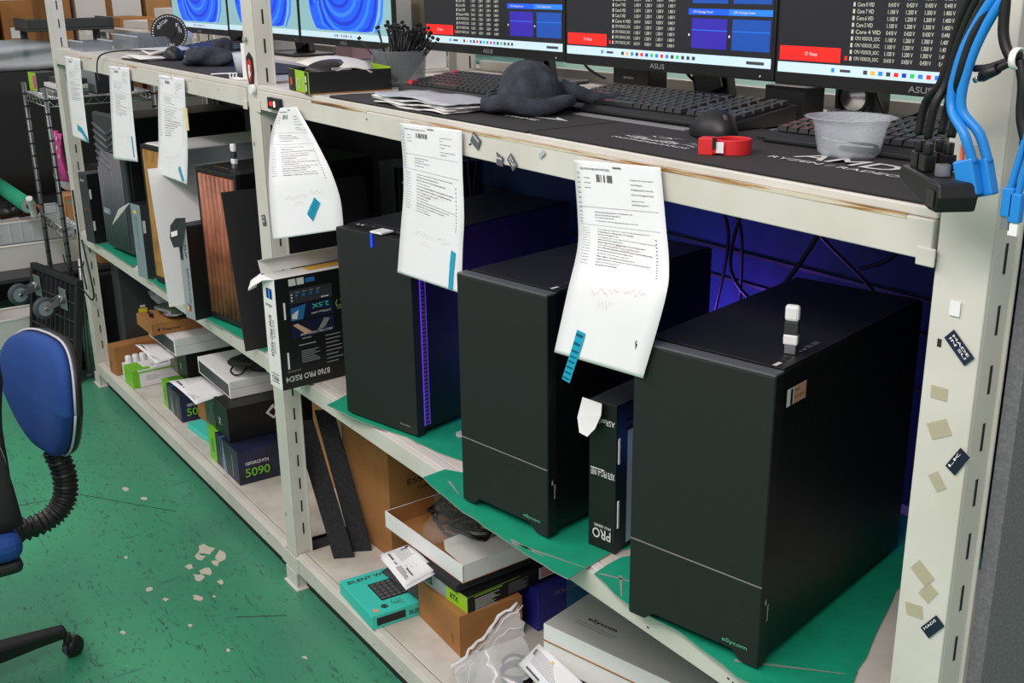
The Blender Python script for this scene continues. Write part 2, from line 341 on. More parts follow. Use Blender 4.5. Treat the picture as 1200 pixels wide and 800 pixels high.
b = thing('badge', 'black shield shaped badge with a red emblem on the middle post', 'badge', (-2.532, -.001, 1.355))
mb = MB(); sh = [(-.018, .03), (0, .042), (.018, .03), (.02, 0), (.012, -.03), (0, -.05), (-.012, -.03), (-.02, 0)]
mb.prism(sh, (0, 0, 0), (1, 0, 0), (0, 0, 1), .002, 'black'); mb.build('plate', b)
mb = MB(); mb.prism([(x*.62, y*.62+.002) for x, y in sh], (0, -.002, 0), (1, 0, 0), (0, 0, 1), .001, 'redp'); mb.prism([(-.004, .015), (.006, .012), (.002, .002), (.007, -.008), (-.003, -.018), (-.006, -.004)], (0, -.0031, 0), (1, 0, 0), (0, 0, 1), .0006, 'white'); mb.build('emblem', b)
b = thing('power_meter', 'small black box with red glowing digits on the beam end', 'meter', (-2.385, -.007, 1.279))
mb = MB(); mb.box((-.034, -.006, 0), (.034, 0.002, .026), 'black'); mb.build('housing', b, .001)
mb = MB(); Face(mb, (-.034, -.006, 0), (1, 0, 0), (0, 0, 1), .0005).t(.014, .008, '88', .016, .010, 'led_red').t(.036, .006, '0', .010, .014, 'led_white'); mb.build('display', b)
mb = MB(); mb.cyl((-2.515, -.001, 1.315), (-2.515, -.012, 1.315), .011, 'white'); tag(mb.build('magnet'), 'round white magnet on the middle post', 'magnet')
mb = MB(); mb.cyl((-2.545, -.001, 1.425), (-2.545, -.008, 1.425), .006, 'silverbox'); tag(mb.build('magnet'), 'small grey magnet above the shield badge', 'magnet')

# ================================================================ HANGING PAPERS
def paper(label, rows, tape, marks=True, dense=14, extra=None, W=.21, Lh=.297):
    t = thing('work_order', label, 'paper', (rows[0][0][0], rows[0][0][1], rows[0][0][2]-.0), group=None)
    O = V(t.location); n = 10; L_ = smooth_pts([r[0] for r in rows], n); R_ = smooth_pts([r[1] for r in rows], n); K = 8; grid = []
    for a, b in zip(L_, R_): grid.append([a.lerp(b, j/K) - O for j in range(K+1)])
    mb = MB(); mb.grid(grid, 'paper'); mb.build('sheet', t, solid=.0006)
    H = len(grid)-1
    def P(u, v, off=.0012):                      # u across 0..1, v down 0..1
        i = min(H-1, max(0, int(v*H))); fv = v*H-i; j = min(K-1, max(0, int(u*K))); fu = u*K-j
        p = grid[i][j].lerp(grid[i][j+1], fu).lerp(grid[i+1][j].lerp(grid[i+1][j+1], fu), fv)
        nrm = (grid[i][j+1]-grid[i][j]).cross(grid[i][j]-grid[i+1][j]).normalized()
        return p + nrm*off
    pm = MB()
    def rect(u, v, du, dv, mat, off=.0012, m=pm):
        k = max(1, int(dv*14)); 
        for q in range(k):
            v0 = v+dv*q/k; v1 = v+dv*(q+1)/k; m.quad(P(u, v1, off), P(u+du, v1, off), P(u+du, v0, off), P(u, v0, off), mat)
    def word(u, v, wd, mat, hh=.0055):
        while wd > 0: q = random.uniform(.012, .04); rect(u, v, min(q, wd), hh*random.uniform(.5, 1), mat); u += q+.006; wd -= q+.006
    rect(.47, .03, .1, .008, 'ink')
    for i in range(18):
        if random.random() < .75: rect(.27+i*.0105, .075, .0065, .032, 'barcode')
    for v in (.045, .05): word(.08, v, .35, 'inkfaint')
    for v in (.09, .11, .13): word(.12, v, .07, 'inkfaint'); 
    for v in (.085, .105, .125, .145, .17, .185): word(.66, v, random.uniform(.05, .28), 'inkfaint')
    for v in (.23, .245, .26, .28): word(.22, v, random.uniform(.1, .5), 'inkfaint')
    rect(.04, .31, .9, .0018, 'inkfaint'); rect(.04, .21, .9, .0015, 'inkfaint')
    for i in range(dense):
        v = .335+i*.019; word(.24, v, random.uniform(.18, .66), 'ink' if i % 3 else 'inkfaint', .005); word(.06, v, .09, 'inkfaint', .004)
    for i in range(13): rect(.88, .36+i*.022, .014, .006, 'ink')
    for i in range(12): rect(.035, .07+i*.02, .03, .005, 'inkfaint')
    # handwriting
    for (u0, v0, wd) in ((.25, .74, .3), (.6, .73, .22), (.36, .79, .14), (.3, .45, .4)):
        pts = [(u0+wd*i/22, v0+random.uniform(-.02, .02)) for i in range(23)]
        for (a, b) in zip(pts, pts[1:]):
            pm.quad(P(a[0], a[1]+.002), P(b[0], b[1]+.002), P(b[0], b[1]), P(a[0], a[1]), 'inkred')
    pm.build('print', t)
    tm = MB()
    for (u0, v0, u1, v1, wd) in tape:
        a = V((u0, v0)); b = V((u1, v1)); d = (b-a).normalized(); q = V((-d.y, d.x))*wd/2; st = 8
        def PP(p):
            uu, vv = p.x/W, p.y/Lh
            if vv <= 1: return P(min(uu, 1), vv, .002)
            return P(uu, .999, .002) + (P(uu, .999, .002)-P(uu, .95, .002))*((vv-1)/.05)
        for k in range(st):
            p0 = a.lerp(b, k/st); p1 = a.lerp(b, (k+1)/st)
            tm.quad(PP(p0+q), PP(p1+q), PP(p1-q), PP(p0-q), 'tape')
            if extra: 
                z0 = a.lerp(b, (k+.3)/st); z1 = a.lerp(b, (k+.6)/st); off = P(.5, .5, .0008)-P(.5, .5, 0)
                tm.quad(PP(z0+q*.7)+off, PP(z1+q*.9)+off, PP(z1-q*.5)+off, PP(z0-q*.8)+off, 'tapedark')
    tm.build('adhesive_strip', t)
    m2 = MB(); T = P(.5, 0, .0015)
    m2.box((T.x-.012, T.y-.0016, T.z-.004), (T.x+.012, T.y, T.z+.010), 'bag2'); m2.build('top_tape', t)
    return t
paper('printed work sheet with blue patterned tape, hanging lowest, before the nearest computers', [((-1.286, -0.012, 1.303), (-1.098, -0.012, 1.316)), ((-1.273, -0.014, 1.226), (-1.083, -0.014, 1.246)), ((-1.265, -0.02, 1.177), (-1.067, -0.02, 1.191)), ((-1.268, -0.036, 1.111), (-1.056, -0.035, 1.148)), ((-1.289, -0.045, 1.013), (-1.085, -0.045, 1.031))],
      [(.055, .262, .046, .338, .021)], extra=True)
paper('printed work sheet with a plain cyan strip, hanging over the purple lit computer', [((-1.806, -0.012, 1.306), (-1.592, -0.012, 1.314)), ((-1.799, -0.012, 1.243), (-1.593, -0.012, 1.248)), ((-1.799, -0.014, 1.178), (-1.592, -0.012, 1.168)), ((-1.815, -0.014, 1.11), (-1.6, -0.012, 1.105)), ((-1.833, -0.016, 1.02), (-1.604, -0.014, 1.029))],
      [(.184, .228, .180, .255, .014), (.180, .255, .178, .294, .013)])
paper('pinched printed sheet flaring out below, left of the middle bay', [((-2.345, -0.014, 1.287), (-2.255, -0.014, 1.297)), ((-2.39, -0.02, 1.230), (-2.195, -0.013, 1.252)), ((-2.34, -0.05, 1.185), (-2.16, -0.006, 1.21)), ((-2.315, -0.066, 1.140), (-2.13, 0.0, 1.168)), ((-2.305, -0.072, 1.075), (-2.115, .008, 1.115)), ((-2.295, -0.075, 1.008), (-2.112, .010, 1.052))],
      [(.118, .262, .146, .232, .020)], extra=True)
paper('printed sheet with a yellow slip on its edge, before the oak fronted computer', [((-3.184, -0.014, 1.308), (-2.975, -0.012, 1.31)), ((-3.200, -0.020, 1.22), (-2.99, -0.012, 1.217)), ((-3.215, -0.028, 1.097), (-3.007, -0.012, 1.119)), ((-3.249, -0.03, 1.024), (-3.038, -0.014, 1.019))],
      [(.155, .245, .188, .285, .013)], dense=12)
paper('printed sheet with a thin vertical cyan strip, before the black ribbed computer', [((-3.679, -0.014, 1.304), (-3.47, -0.012, 1.31)), ((-3.693, -0.02, 1.177), (-3.485, -0.012, 1.168)), ((-3.700, -0.03, 1.010), (-3.486, -0.014, 1.026))],
      [(.182, .21, .186, .275, .007)], dense=12)
paper('leftmost hanging printed sheet, its cyan tape on the lower right corner', [((-4.243, -0.012, 1.307), (-4.033, -0.012, 1.307)), ((-4.269, -0.012, 1.170), (-4.055, -0.012, 1.180)), ((-4.275, -0.014, 1.019), (-4.061, -0.012, 1.021))],
      [(.09, .245, .15, .255, .02), (.15, .257, .215, .29, .02)], dense=12)
mb = MB(); mb.box((-2.992, -.0185, 1.175), (-2.962, -.017, 1.235), 'amberp' if 'amberp' in MATS else 'offwhite'); M('slip', 'e9dfae', .7); mb.m = ['slip']*len(mb.m)
tag(mb.build('paper_slip'), 'pale yellow slip stuck to the edge of a hanging sheet', 'note')

# ================================================================ GREEN SHEETS on the middle shelf
def sheet(label, pts, cat='mat', z=.6456, th=.0022, mat='green', edge='greenedge', folds=()):
    mb = MB(); n = len(pts); P2 = []
    for i in range(n):
        a, b = V(pts[i]), V(pts[(i+1) % n]); L = (b-a).length; k = max(1, int(L/.03)); 
        for j in range(k):
            p = a.lerp(b, j/k); P2.append((p.x + random.uniform(-.0025, .0025), p.y + random.uniform(-.0025, .0025)))
    mb.prism(P2, (0, 0, z), (1, 0, 0), (0, 1, 0), th, edge); mb.m[0] = edge; mb.m[1] = mat
    f = Face(mb, (0, 0, z+th), (1, 0, 0), (0, 1, 0), .0006)
    for a, b in folds:
        a, b = V(a), V(b); d = (b-a).normalized(); q = V((-d.y, d.x))*.003; f.poly([tuple(a-q), tuple(b-q*.3), tuple(b+q*.3), tuple(a+q)], 'greenedge')
    o = mb.build('protective_mat'); return tag(o, label, cat)
sheet('green protective sheet under the purple lit computer', [(-2.16, -.035), (-2.04, -.018), (-1.897, .018), (-1.82, .027), (-1.717, .052), (-1.66, .14), (-1.70, .56), (-2.24, .56), (-2.20, .05)])
sheet('torn green sheet under the middle computer, its front edge over the beam', [(-1.703, -.053), (-1.577, -.063), (-1.463, -.064), (-1.333, -.06), (-1.243, -.055), (-1.255, .0), (-1.27, .057), (-1.18, .30), (-1.22, .56), (-1.63, .56), (-1.645, .12), (-1.69, .05), (-1.68, .02), (-1.71, .0)], folds=(((-1.39, -.06), (-1.25, -.01)), ((-1.40, -.055), (-1.32, -.045)), ((-1.66, -.02), (-1.60, -.035))))
sheet('green sheet with a torn corner under the nearest computer', [(-1.232, -.010), (-1.132, -.025), (-1.03, -.012), (-.90, -.022), (-.82, -.012), (-.801, .094), (-.86, .22), (-.921, .341), (-.87, .56), (-1.14, .56), (-1.16, .30), (-1.245, .06)], folds=(((-1.20, .02), (-1.15, -.02)), ((-1.225, -.004), (-1.16, .03)), ((-.93, -.0), (-.82, .10))))
sheet('green sheet showing below the walnut slatted computer', [(-3.04, -.02), (-2.9, -.016), (-2.60, .0), (-2.60, .5), (-3.04, .5)])
sheet('narrow green sheet below the oak fronted computer', [(-3.50, -.02), (-3.12, -.012), (-3.11, .5), (-3.5, .5)])
sheet('green sheet edge below the black ribbed computer', [(-4.12, -.014), (-3.72, -.01), (-3.72, .5), (-4.12, .5)])

# ================================================================ COMPUTER TOWERS
def tower(name, label, FR, rz, w, d, h, kind='plain'):
    t = thing(name, label, 'computer', fr(FR, w, rz), rz, 'computers on the middle shelf')
    mb = MB(); mb.box((.001, .022, .012), (w-.001, d, h-.003), 'pcside'); mb.box((.004, .03, h-.003), (w-.004, d-.004, h), 'pctop')
    mb.box((.0, .024, .012), (.0012, d-.01, h-.01), 'pcside'); mb.build('case', t, .002)
    # front panel with the bottom notch between two feet
    fp = [(0, 0), (.028, 0), (.042, .014), (w-.042, .014), (w-.028, 0), (w, 0), (w, h*.287), (0, h*.287)]
    mb = MB(); mb.prism(fp, (0, 0, .004), (1, 0, 0), (0, 0, 1), -.02, 'pcfront'); lp = mb.build('lower_front_panel', t, .0012); mb = MB(); mb.box((0, -.0003, .004+h*.287+.0001), (w, .01, .004+h*.287+.0012), 'logogrey'); mb.build('seam', lp)  # thin light grey strip paints a highlight along the panel joint
    mb = MB(); mb.box((0, 0, .004+h*.287+.0015), (w, .02, h-.004), 'pcfront'); mb.build('front_panel', t, .0012)
    mb = MB(); mb.box((.0, .0005, h-.0036), (w, .022, h-.0002), 'edgehighlight'); mb.build('top_trim', t, .0008)  # top front edge coloured lighter, a painted highlight
    mb = MB(); mb.box((w-.0005, .001, .006), (w+.0012, .022, h-.003), 'black'); mb.box((-.0012, .001, .006), (.0005, .022, h-.003), 'black'); mb.build('side_trim', t, .0006)
    for fx in (.02, w-.05):
        for fy in (.03, d-.08): mb = MB(); mb.prism([(0, 0), (.03, 0), (.036, .013), (-.006, .013)], (fx, fy, .0), (1, 0, 0), (0, 0, 1), -.04, 'black'); mb.build('foot', t)
    return t
def decoT(t, w, h, kind):
    mb = MB(); f = Face(mb, (0, 0, 0), (1, 0, 0), (0, 0, 1))
    f.t(w-.056, .024, 'eSycom', .040, .008, 'logogreen'); f2 = Face(mb, (w+.0012, 0, 0), (0, 1, 0), (0, 0, 1))
    f2.t(.014, .098, 'Silent', .026, .004, 'logo', rot=-90); f2.poly([(.008, .103), (.011, .109), (.009, .098), (.013, .1)], 'logo')
    mb.build('lettering', t)
    mb = MB(); f = Face(mb, (0, 0, h), (1, 0, 0), (0, 1, 0), .0008)
    y = .03
    f.r(w-.022, y, .006, .016, 'led_white' if False else 'logo'); f.r(w-.023, y+.022, .006, .006, 'slot'); f.r(w-.026, y+.034, .008, .012, 'slot'); f.r(w-.026, y+.052, .008, .012, 'slot')
    f.r(w-.024, y+.07, .005, .005, 'logogrey'); f.r(w-.024, y+.08, .005, .005, 'logogrey'); f.r(w-.027, y+.09, .009, .014, 'steel'); f.r(w-.027, y+.108, .009, .014, 'steel')
    mb.build('port_row', t)
W3, D3, H3 = .217, .445, .431
pc3 = tower('desktop_tower', 'large black computer tower nearest the camera, white memory stick on top', (-.894, .006, .649), 13, W3, D3, H3); decoT(pc3, W3, H3, 0)
mb = MB(); f = Face(mb, (W3+.0012, 0, 0), (0, 1, 0), (0, 0, 1)); M('label_pink', 'd8a98c', .5)
f.r(.03, H3-.052, .05, .024, 'white'); f.r(.047, H3-.0515, .0325, .023, 'label_pink', 1.6); f.r(.039, H3-.0515, .006, .022, 'navy', 1.6); f.t(.05, H3-.046, 'KEY 8210', .024, .005, 'kraftd'); f.t(.05, H3-.036, 'PRO', .012, .004, 'ink'); mb.build('licence_label', pc3)
pc2 = tower('desktop_tower', 'middle black computer tower behind the lowest hanging sheet', (-1.362, -.006, .649), 10, .212, .44, .431); decoT(pc2, .212, .431, 0)
# PC1, with the lit strip on its right flank
W1, D1, H1 = .222, .50, .420
pc1 = thing('desktop_tower', 'black computer tower with a purple lit strip down its right edge', 'computer', fr((-1.872, .034, .649), W1, 14), 14, 'computers on the middle shelf')
mb = MB(); mb.box((.001, .03, .012), (W1-.001, D1, H1-.002), 'pcside'); mb.box((.004, .04, H1-.002), (W1-.004, D1-.004, H1), 'pctop'); mb.build('case', pc1, .002)
mb = MB(); mb.box((0, 0, .004), (W1, .022, H1-.003), 'pcfront'); mb.build('front_panel', pc1, .0015)
mb = MB()
for i in range(46): mb.box((W1-.004, .026, .02+i*.0085), (W1+.001, .036, .025+i*.0085), 'grille')
mb.box((W1-.006, .023, .014), (W1-.0012, .050, H1-.01), 'dark'); mb.build('side_vent', pc1)
mb = MB(); mb.box((W1-.002, .0225, .02), (W1+.0005, .0245, H1-.02), 'led_vio'); mb.box((W1-.0012, .0375, .02), (W1+.0003, .0385, H1-.02), 'led_vio'); mb.build('light_strip', pc1)
mb = MB(); Face(mb, (0, 0, 0), (1, 0, 0), (0, 0, 1)).t(W1-.05, .018, 'Sycom', .03, .006, 'logogrey'); f = Face(mb, (0, 0, H1), (1, 0, 0), (0, 1, 0), .0008)
for i in range(2): f.r(.03+i*.014, .03, .006, .008, 'logo')
f.r(.075, .034, .005, .005, 'logogrey'); f.r(.06, .052, .14, .003, 'steel'); f.r(.13, .03, .012, .006, 'steel'); f.r(.15, .03, .012, .006, 'steel'); mb.build('port_row', pc1)
mb = MB(); mb.box((W1*.5, -.004, H1-.03), (W1*.5+.004, -.0008, H1-.002), 'led_blue'); mb.box((W1*.5, -.004, H1), (W1*.5+.035, .03, H1+.004), 'white', Matrix.Translation((0, 0, 0))); mb.build('usb_receiver', pc1, .001)
for fx in (.02, W1-.05):
    for fy in (.03, D1-.08): mb = MB(); mb.cyl((fx+.015, fy+.02, 0), (fx+.015, fy+.02, .012), .016, 'rubber'); mb.build('foot', pc1)
mb = MB(); mb.cyl((-1.83, .115, .6478), (-1.83, .115, .655), .012, 'frost'); tag(mb.build('bottle_cap'), 'small clear plastic knob on the green sheet beside the lit computer', 'cap')
def stick(loc, rz, label):
    t = thing('memory_stick', label, 'memory stick', loc, rz)
    mb = MB(); mb.box((-.007, -.0045, 0), (.007, .0045, .012), 'steel'); mb.build('plug', t)
    mb = MB(); mb.box((-.0095, -.0055, .012), (.0095, .0055, .026), 'white'); mb.build('base_cap', t, .002)
    mb = MB(); mb.box((-.009, -.005, .026), (.009, .005, .044), 'greypc'); mb.build('body', t, .001)
    mb = MB(); mb.box((-.0095, -.0055, .044), (.0095, .0055, .066), 'white'); mb.build('cap', t, .004)
stick((-.940, .083, 1.0815), 30, 'white and grey memory stick standing on the nearest black computer')

# glow of the fans inside and behind the two nearest towers
def lamp(name, loc, e, col, r=.03, parent=None):
    l = bpy.data.lights.new(name, 'POINT'); l.energy = e; l.color = col; l.shadow_soft_size = r
    o = bpy.data.objects.new(name, l); COL.objects.link(o); o.location = loc
    if parent: o.parent = parent
    return o
for (loc, nm) in (((-1.30, .53, .80), 'rear_fan'), ((-1.75, .45, .76), 'rear_fan')):
    pass
lamp('fan_glow', (W1-.04+.07, .40, .06), 1.0, (.15, .25, 1), .03, pc1)
lamp('fan_glow', (.212*.5, .44+.05, .22), 2.6, (.28, .10, 1), .04, pc2)
lamp('fan_glow', (-.035, .30, .12), .06, (.08, .25, 1), .03, pc3)

def slat_tower(name, label, FR, rz, w, d, h, slatm, nsl, topm='pctop', sidem='pcside', round_=True):
    t = thing(name, label, 'computer', fr(FR, w, rz), rz, 'computers on the middle shelf')
    mb = MB(); mb.box((0, .012, .014), (w, d, h-.002), sidem, faces={'+z': topm}); mb.box((.004, .02, h-.002), (w-.004, d-.004, h), topm); mb.build('case', t, .004)
    mb = MB(); mb.box((0, 0, .008), (.012, .014, h-.002), 'black'); mb.box((w-.012, 0, .008), (w, .014, h-.002), 'black'); mb.box((.012, 0, h-.014), (w-.012, .014, h-.002), 'black'); mb.box((.012, -.002, .004), (w-.012, .014, .02), 'black'); mb.box((.012, .008, .02), (w-.012, .013, h-.014), 'dark'); mb.build('front_frame', t, .002)
    p = (w-.026)/nsl
    for i in range(nsl):
        mb = MB(); x = .013+p*(i+.5)
        if round_: mb.cyl((x, .004, .022), (x, .004, h-.016), p*.39, slatm, 12)
        else: mb.box((x-p*.46, .0, .022), (x+p*.46, .008, h-.016), slatm)
        mb.build('slat', t)
    for fx in (.02, w-.05):
        for fy in (.03, d-.08): mb = MB(); mb.box((fx, fy, 0), (fx+.03, fy+.04, .014), 'rubber'); mb.build('foot', t, .003)
    return t
wal = slat_tower('desktop_tower', 'black computer tower with reddish walnut slats and a memory stick on top', (-2.775, .028, .649), 9, .212, .44, .428, 'walnut', 8)
mb = MB(); f = Face(mb, (0, 0, .428), (1, 0, 0), (0, 1, 0), .0008)
for i in range(4): f.r(.05+i*.02, .03, .006, .006, 'amber')
mb.build('port_row', wal)
stick((-2.87, .065, 1.0775), 10, 'white topped memory stick standing on the walnut slatted computer')
oak = slat_tower('desktop_tower', 'computer tower with pale oak front and silver white sides', (-3.25, .02, .649), 7, .222, .46, .436, 'oak', 12, 'white', 'silverpanel', False)
# ribbed black tower
RW, RD, RH = .235, .46, .485
rb = thing('desktop_tower', 'black ribbed computer tower, leftmost of the computers on the shelf', 'computer', fr((-3.79, .022, .649), RW, 6), 6, 'computers on the middle shelf')
mb = MB(); mb.box((0, .02, .012), (RW, RD, RH-.012), 'pcside'); mb.build('case', rb, .006)
mb = MB(); mb.box((0, .0, .012), (RW, .022, RH), 'greypc'); mb.build('front_frame', rb, .012, 4)
mb = MB()
for i in range(15): x = .014+i*.0140; mb.cyl((x, -.001, .03 + abs(i-7)*.0), (x, -.001, RH-.13 if i > 3 else RH-.05-.02*(4-i)-.06), .0048, 'grille', 8)
for i in range(6): mb.tube([(.012, -.001, RH-.04-i*.024), (.012+.11, -.001, RH-.09-i*.024+.02)], .005, 'grille', 8)
for i in range(5): mb.tube([(RW-.012, -.001, RH-.03-i*.024), (.13, -.001, RH-.09-i*.02+.02)], .004, 'grille', 8)
mb.build('front_ribs', rb)
mb = MB(); mb.box((.03, -.009, .135), (.085, -.004, .155), 'bluegrey'); Face(mb, (.03, -.009, .135), (1, 0, 0), (0, 0, 1)).t(.008, .006, 'Sycom', .038, .008, 'logo'); mb.build('nameplate', rb, .0015)
for fx in (.02, RW-.05):
    for fy in (.03, RD-.08): mb = MB(); mb.box((fx, fy, 0), (fx+.03, fy+.04, .014), 'rubber'); mb.build('foot', rb, .003)
# the dark towers standing behind
def rear_tower(label, loc, rz, w, d, h, top='pctop'):
    t = thing('desktop_tower', label, 'computer', loc, rz)
    mb = MB(); mb.box((0, .0, .012), (w, d, h), 'black', faces={'+z': top}); mb.build('case', t, .004)
    mb = MB(); mb.box((0, -.012, .01), (w, -.0005, h-.002), 'pcside'); mb.build('front_panel', t, .003)
    for fx in (.02, w-.05):
        mb = MB(); mb.box((fx, .02, 0), (fx+.03, d-.03, .012), 'rubber'); mb.build('foot', t)
    return t
t = rear_tower('tall dark computer tower behind the pinched hanging sheet', (-2.48, .305, .649), -8, .10, .22, .475)
mb = MB(); f = Face(mb, (.10, 0, .0), (0, 1, 0), (0, 0, 1)); f.t(.02, .40, 'CX', .03, .008, 'logogrey'); f.r(0.01, .43, .012, .005, 'logo'); f.r(0, .470, .22, .005, 'steel'); mb.build('markings', t)

# cartons on the middle shelf --------------------------------------------------
def carton(name, label, cat, loc, rz, size, mat, faces=None, prints=None, group=None, bevel=.0015, flap=None):
    t = thing(name, label, cat, loc, rz, group); sx, sy, sz = size
    mb = MB(); mb.box((0, 0, 0), size, mat, faces=faces); cb = mb.build('carton', t, bevel)
    if prints: mb = MB(); prints(mb, sx, sy, sz); mb.build('print', cb)
    return t
# upside down mainboard box with open lid, front of the middle post
def pr(mb, sx, sy, sz):
    f = FRONT(mb, sx, sy, sz)
    f.r(sx*.3, sz-.05, sx*.45, .024, 'navy'); f.t(sx*.68, sz-.063, 'ASRock', sx*.5, .007, 'ink', rot=180); f.r(sx*.5, sz-.048, sx*.1, .02, 'scr_blue2', 2)
    f.t(sx*.35, sz-.09, 'B760 PRO RS/D4', .10, .013, 'ink', rot=-90); f.t(sx*.62, sz-.10, 'RS/D4  Intel', .08, .008, 'inkfaint', rot=-90)
    f.r(sx*.2, .014, sx*.6, .002, 'ink'); f.r(sx*.2, .034, sx*.6, .002, 'ink'); f.t(sx*.75, .031, 'PRO', sx*.5, .012, 'ink', rot=180)
    g = RIGHT(mb, sx, sy, sz)
    g.r(.035, sz-.022, .018, .016, 'offwhite'); g.r(.056, sz-.022, .018, .016, 'offwhite'); g.r(.078, sz-.020, .024, .011, 'scr_blue2' if False else 'blueb')
    g.r(.035, sz-.065, .11, .033, 'greypc'); 
    for i in range(4): g.r(.05+i*.018, sz-.050, .006, .007, 'scr_pet2' if False else 'blueb', 2); g.r(.05+i*.018, sz-.040, .010, .002, 'logogrey', 2)
    for i in range(3): g.r(.038, sz-.045-i*.007, .004, .004, 'logo', 2)
    g.r(.115, sz-.062, .02, .003, 'logo', 2)
    g.r(.035, sz-.105, .11, .037, 'navy'); g.poly([(.035, sz-.105), (.065, sz-.105), (.075, sz-.07), (.035, sz-.075)], 'blueb', 2); g.poly([(.037, sz-.1), (.05, sz-.102), (.055, sz-.08), (.037, sz-.09)], 'offwhite', 3)
    g.t(.135, sz-.073, '2.5X', .045, .011, 'teal', rot=180); g.t(.138, sz-.092, '2.5Gbps LAN', .05, .006, 'logo', rot=180)
    g.r(.035, sz-.148, .11, .039, 'navy'); g.poly([(.038, sz-.115), (.05, sz-.113), (.085, sz-.138), (.07, sz-.143)], 'label_pink', 2); g.poly([(.1, sz-.14), (.12, sz-.135), (.135, sz-.115), (.12, sz-.112)], 'logogrey', 2); g.t(.14, sz-.139, 'USB 3.2 TYPE-C 2 FRONT + REAR', .085, .005, 'logo', rot=180)
    g.t(.17, sz-.075, '( )', .018, .018, 'lime', rot=180); g.lines(.155, sz-.09, .04, 3, .004, .0015, 'logogrey')
    g.lines(.06, .115, .03, 1, .004, .003, 'logogrey'); g.lines(.05, .10, .05, 1, .004, .003, 'logogrey'); g.lines(.055, .085, .05, 7, .0045, .002, 'logogrey'); g.lines(.12, .11, .05, 8, .0095, .0025, 'logogrey')
    g.t(.125, .032, 'B760 PRO RS/D4', .115, .014, 'logo', rot=180); g.t(.05, .045, 'MOTHERBOARD', .035, .004, 'logogrey', rot=180)
bx = carton('mainboard_box', 'upside down black and white mainboard box with its lid open, by the middle post', 'box', (-2.365, -.083, .6465), 4, (.062, .25, .268), 'black', faces={'-y': 'white', '+z': 'offwhite', '-x': 'white'}, prints=pr)
mb = MB(); mb.add([(0, 0, .268), (.062, 0, .268), (.03, -.012, .262), (-.028, -.022, .232), (-.03, -.018, .238), (-.01, .004, .268)], [(0, 5, 4, 3, 2, 1)], 'white'); mb.add([(-.004, 0.0, .27), (-.032, -.012, .25), (-.038, -.018, .225), (-.02, -.006, .235)], [(0, 1, 2, 3)], 'white'); mb.build('side_flap', bx, solid=.001)
mb = MB(); mb.add([(0, .0, .27), (-.012, .0, .298), (-.012, .25, .298), (0, .25, .27)], [(0, 1, 2, 3)], 'offwhite'); mb.add([(-.012, 0, .298), (.012, .004, .306), (.012, .246, .306), (-.012, .25, .298)], [(0, 1, 2, 3)], 'offwhite'); mb.build('lid', bx, solid=.0012)
mb = MB(); mb.box((.01, .10, .2685), (.04, .2, .270), 'amber'); mb.build('manual_edge', bx)
mb = MB(); mb.box((.0625, .018, .05), (.064, .022, .09), 'white'); mb.box((.0625, .018, .17), (.064, .022, .21), 'white'); mb.build('lock_tab', bx)
# small mainboard box between the two nearest towers, upside down
def pr(mb, sx, sy, sz):
    f = FRONT(mb, sx, sy, sz); f.t(sx*.95, sz-.028, 'ASRock', sx*.62, .010, 'logo', rot=180)
    f.t(sx*.98, sz-.118, 'X870 PRO-A WIFI', sx*.88, .012, 'logo', rot=180); f.r(sx*.1, sz-.118, sx*.5, .002, 'logo', 3)
    f.t(sx*.86, .037, 'PRO', sx*.68, .018, 'logo', rot=180); f.t(sx*.86, .045, 'PRO SERIES', sx*.62, .005, 'logo', rot=180)
    g = RIGHT(mb, sx, sy, sz); g.r(.03, .01, .12, sz-.06, 'silverpanel'); g.r(.028, sz-.035, .06, .004, 'dark', 2); g.r(.028, sz-.05, .06, .004, 'dark', 2)
bx = carton('mainboard_box', 'narrow black mainboard box standing between the two nearest computers', 'box', (-1.312, .042, .6485), 14, (.055, .26, .262), 'black', faces={'+z': 'greypc'}, prints=pr)
mb = MB(); mb.add([(-.012, -.002, .262), (.03, -.006, .262), (.033, -.012, .245), (.026, -.018, .222), (.012, -.02, .205), (-.004, -.02, .208), (-.013, -.014, .23)], [(0, 1, 2, 3, 4, 5, 6)], 'white'); mb.build('side_flap', bx, solid=.001)
mb = MB(); mb.box((.0555, .004, .045), (.0575, .009, .095), 'white'); mb.box((.0555, .004, .16), (.0575, .009, .205), 'white'); mb.build('lock_tab', bx, .001)
# left bay
def pr(mb, sx, sy, sz):
    f = FRONT(mb, sx, sy, sz); f.t(sx*.2, sz-.03, 'ASUS', sx*.45, .008, 'logo'); f.t(sx*.2, .12, 'GAMING', sx*.75, .012, 'kraftd')
    g = RIGHT(mb, sx, sy, sz); g.r(.002, .05, .008, .035, 'offwhite'); g.r(.002, sz-.09, .008, .035, 'offwhite')
carton('mainboard_box', 'slim charcoal mainboard box standing at the far left of the middle shelf', 'box', (-4.205, -.03, .6465), 8, (.075, .26, .255), 'greypc', faces={'+x': 'black'}, prints=pr)
def pr(mb, sx, sy, sz):
    f = FRONT(mb, sx, sy, sz); f.t(sx*.35, .20, 'MORTAR WIFI', .11, .012, 'logogrey', rot=-90); f.r(sx*.3, sz-.03, sx*.3, .01, 'yellow'); g = RIGHT(mb, sx, sy, sz); g.r(.003, .15, .01, .04, 'offwhite')
bx = carton('mainboard_box', 'slim grey green mainboard box between the ribbed and the oak fronted computers', 'box', (-3.575, -.03, .6465), 10, (.065, .22, .24), 'bluegrey', faces={'+x': 'greypc', '+z': 'black'}, prints=pr)
mb = MB(); mb.add([(.0, .0, .24), (-.02, -.03, .22), (-.045, -.045, .17), (-.03, -.02, .2)], [(0, 1, 2, 3)], 'white'); mb.build('side_flap', bx, solid=.001)
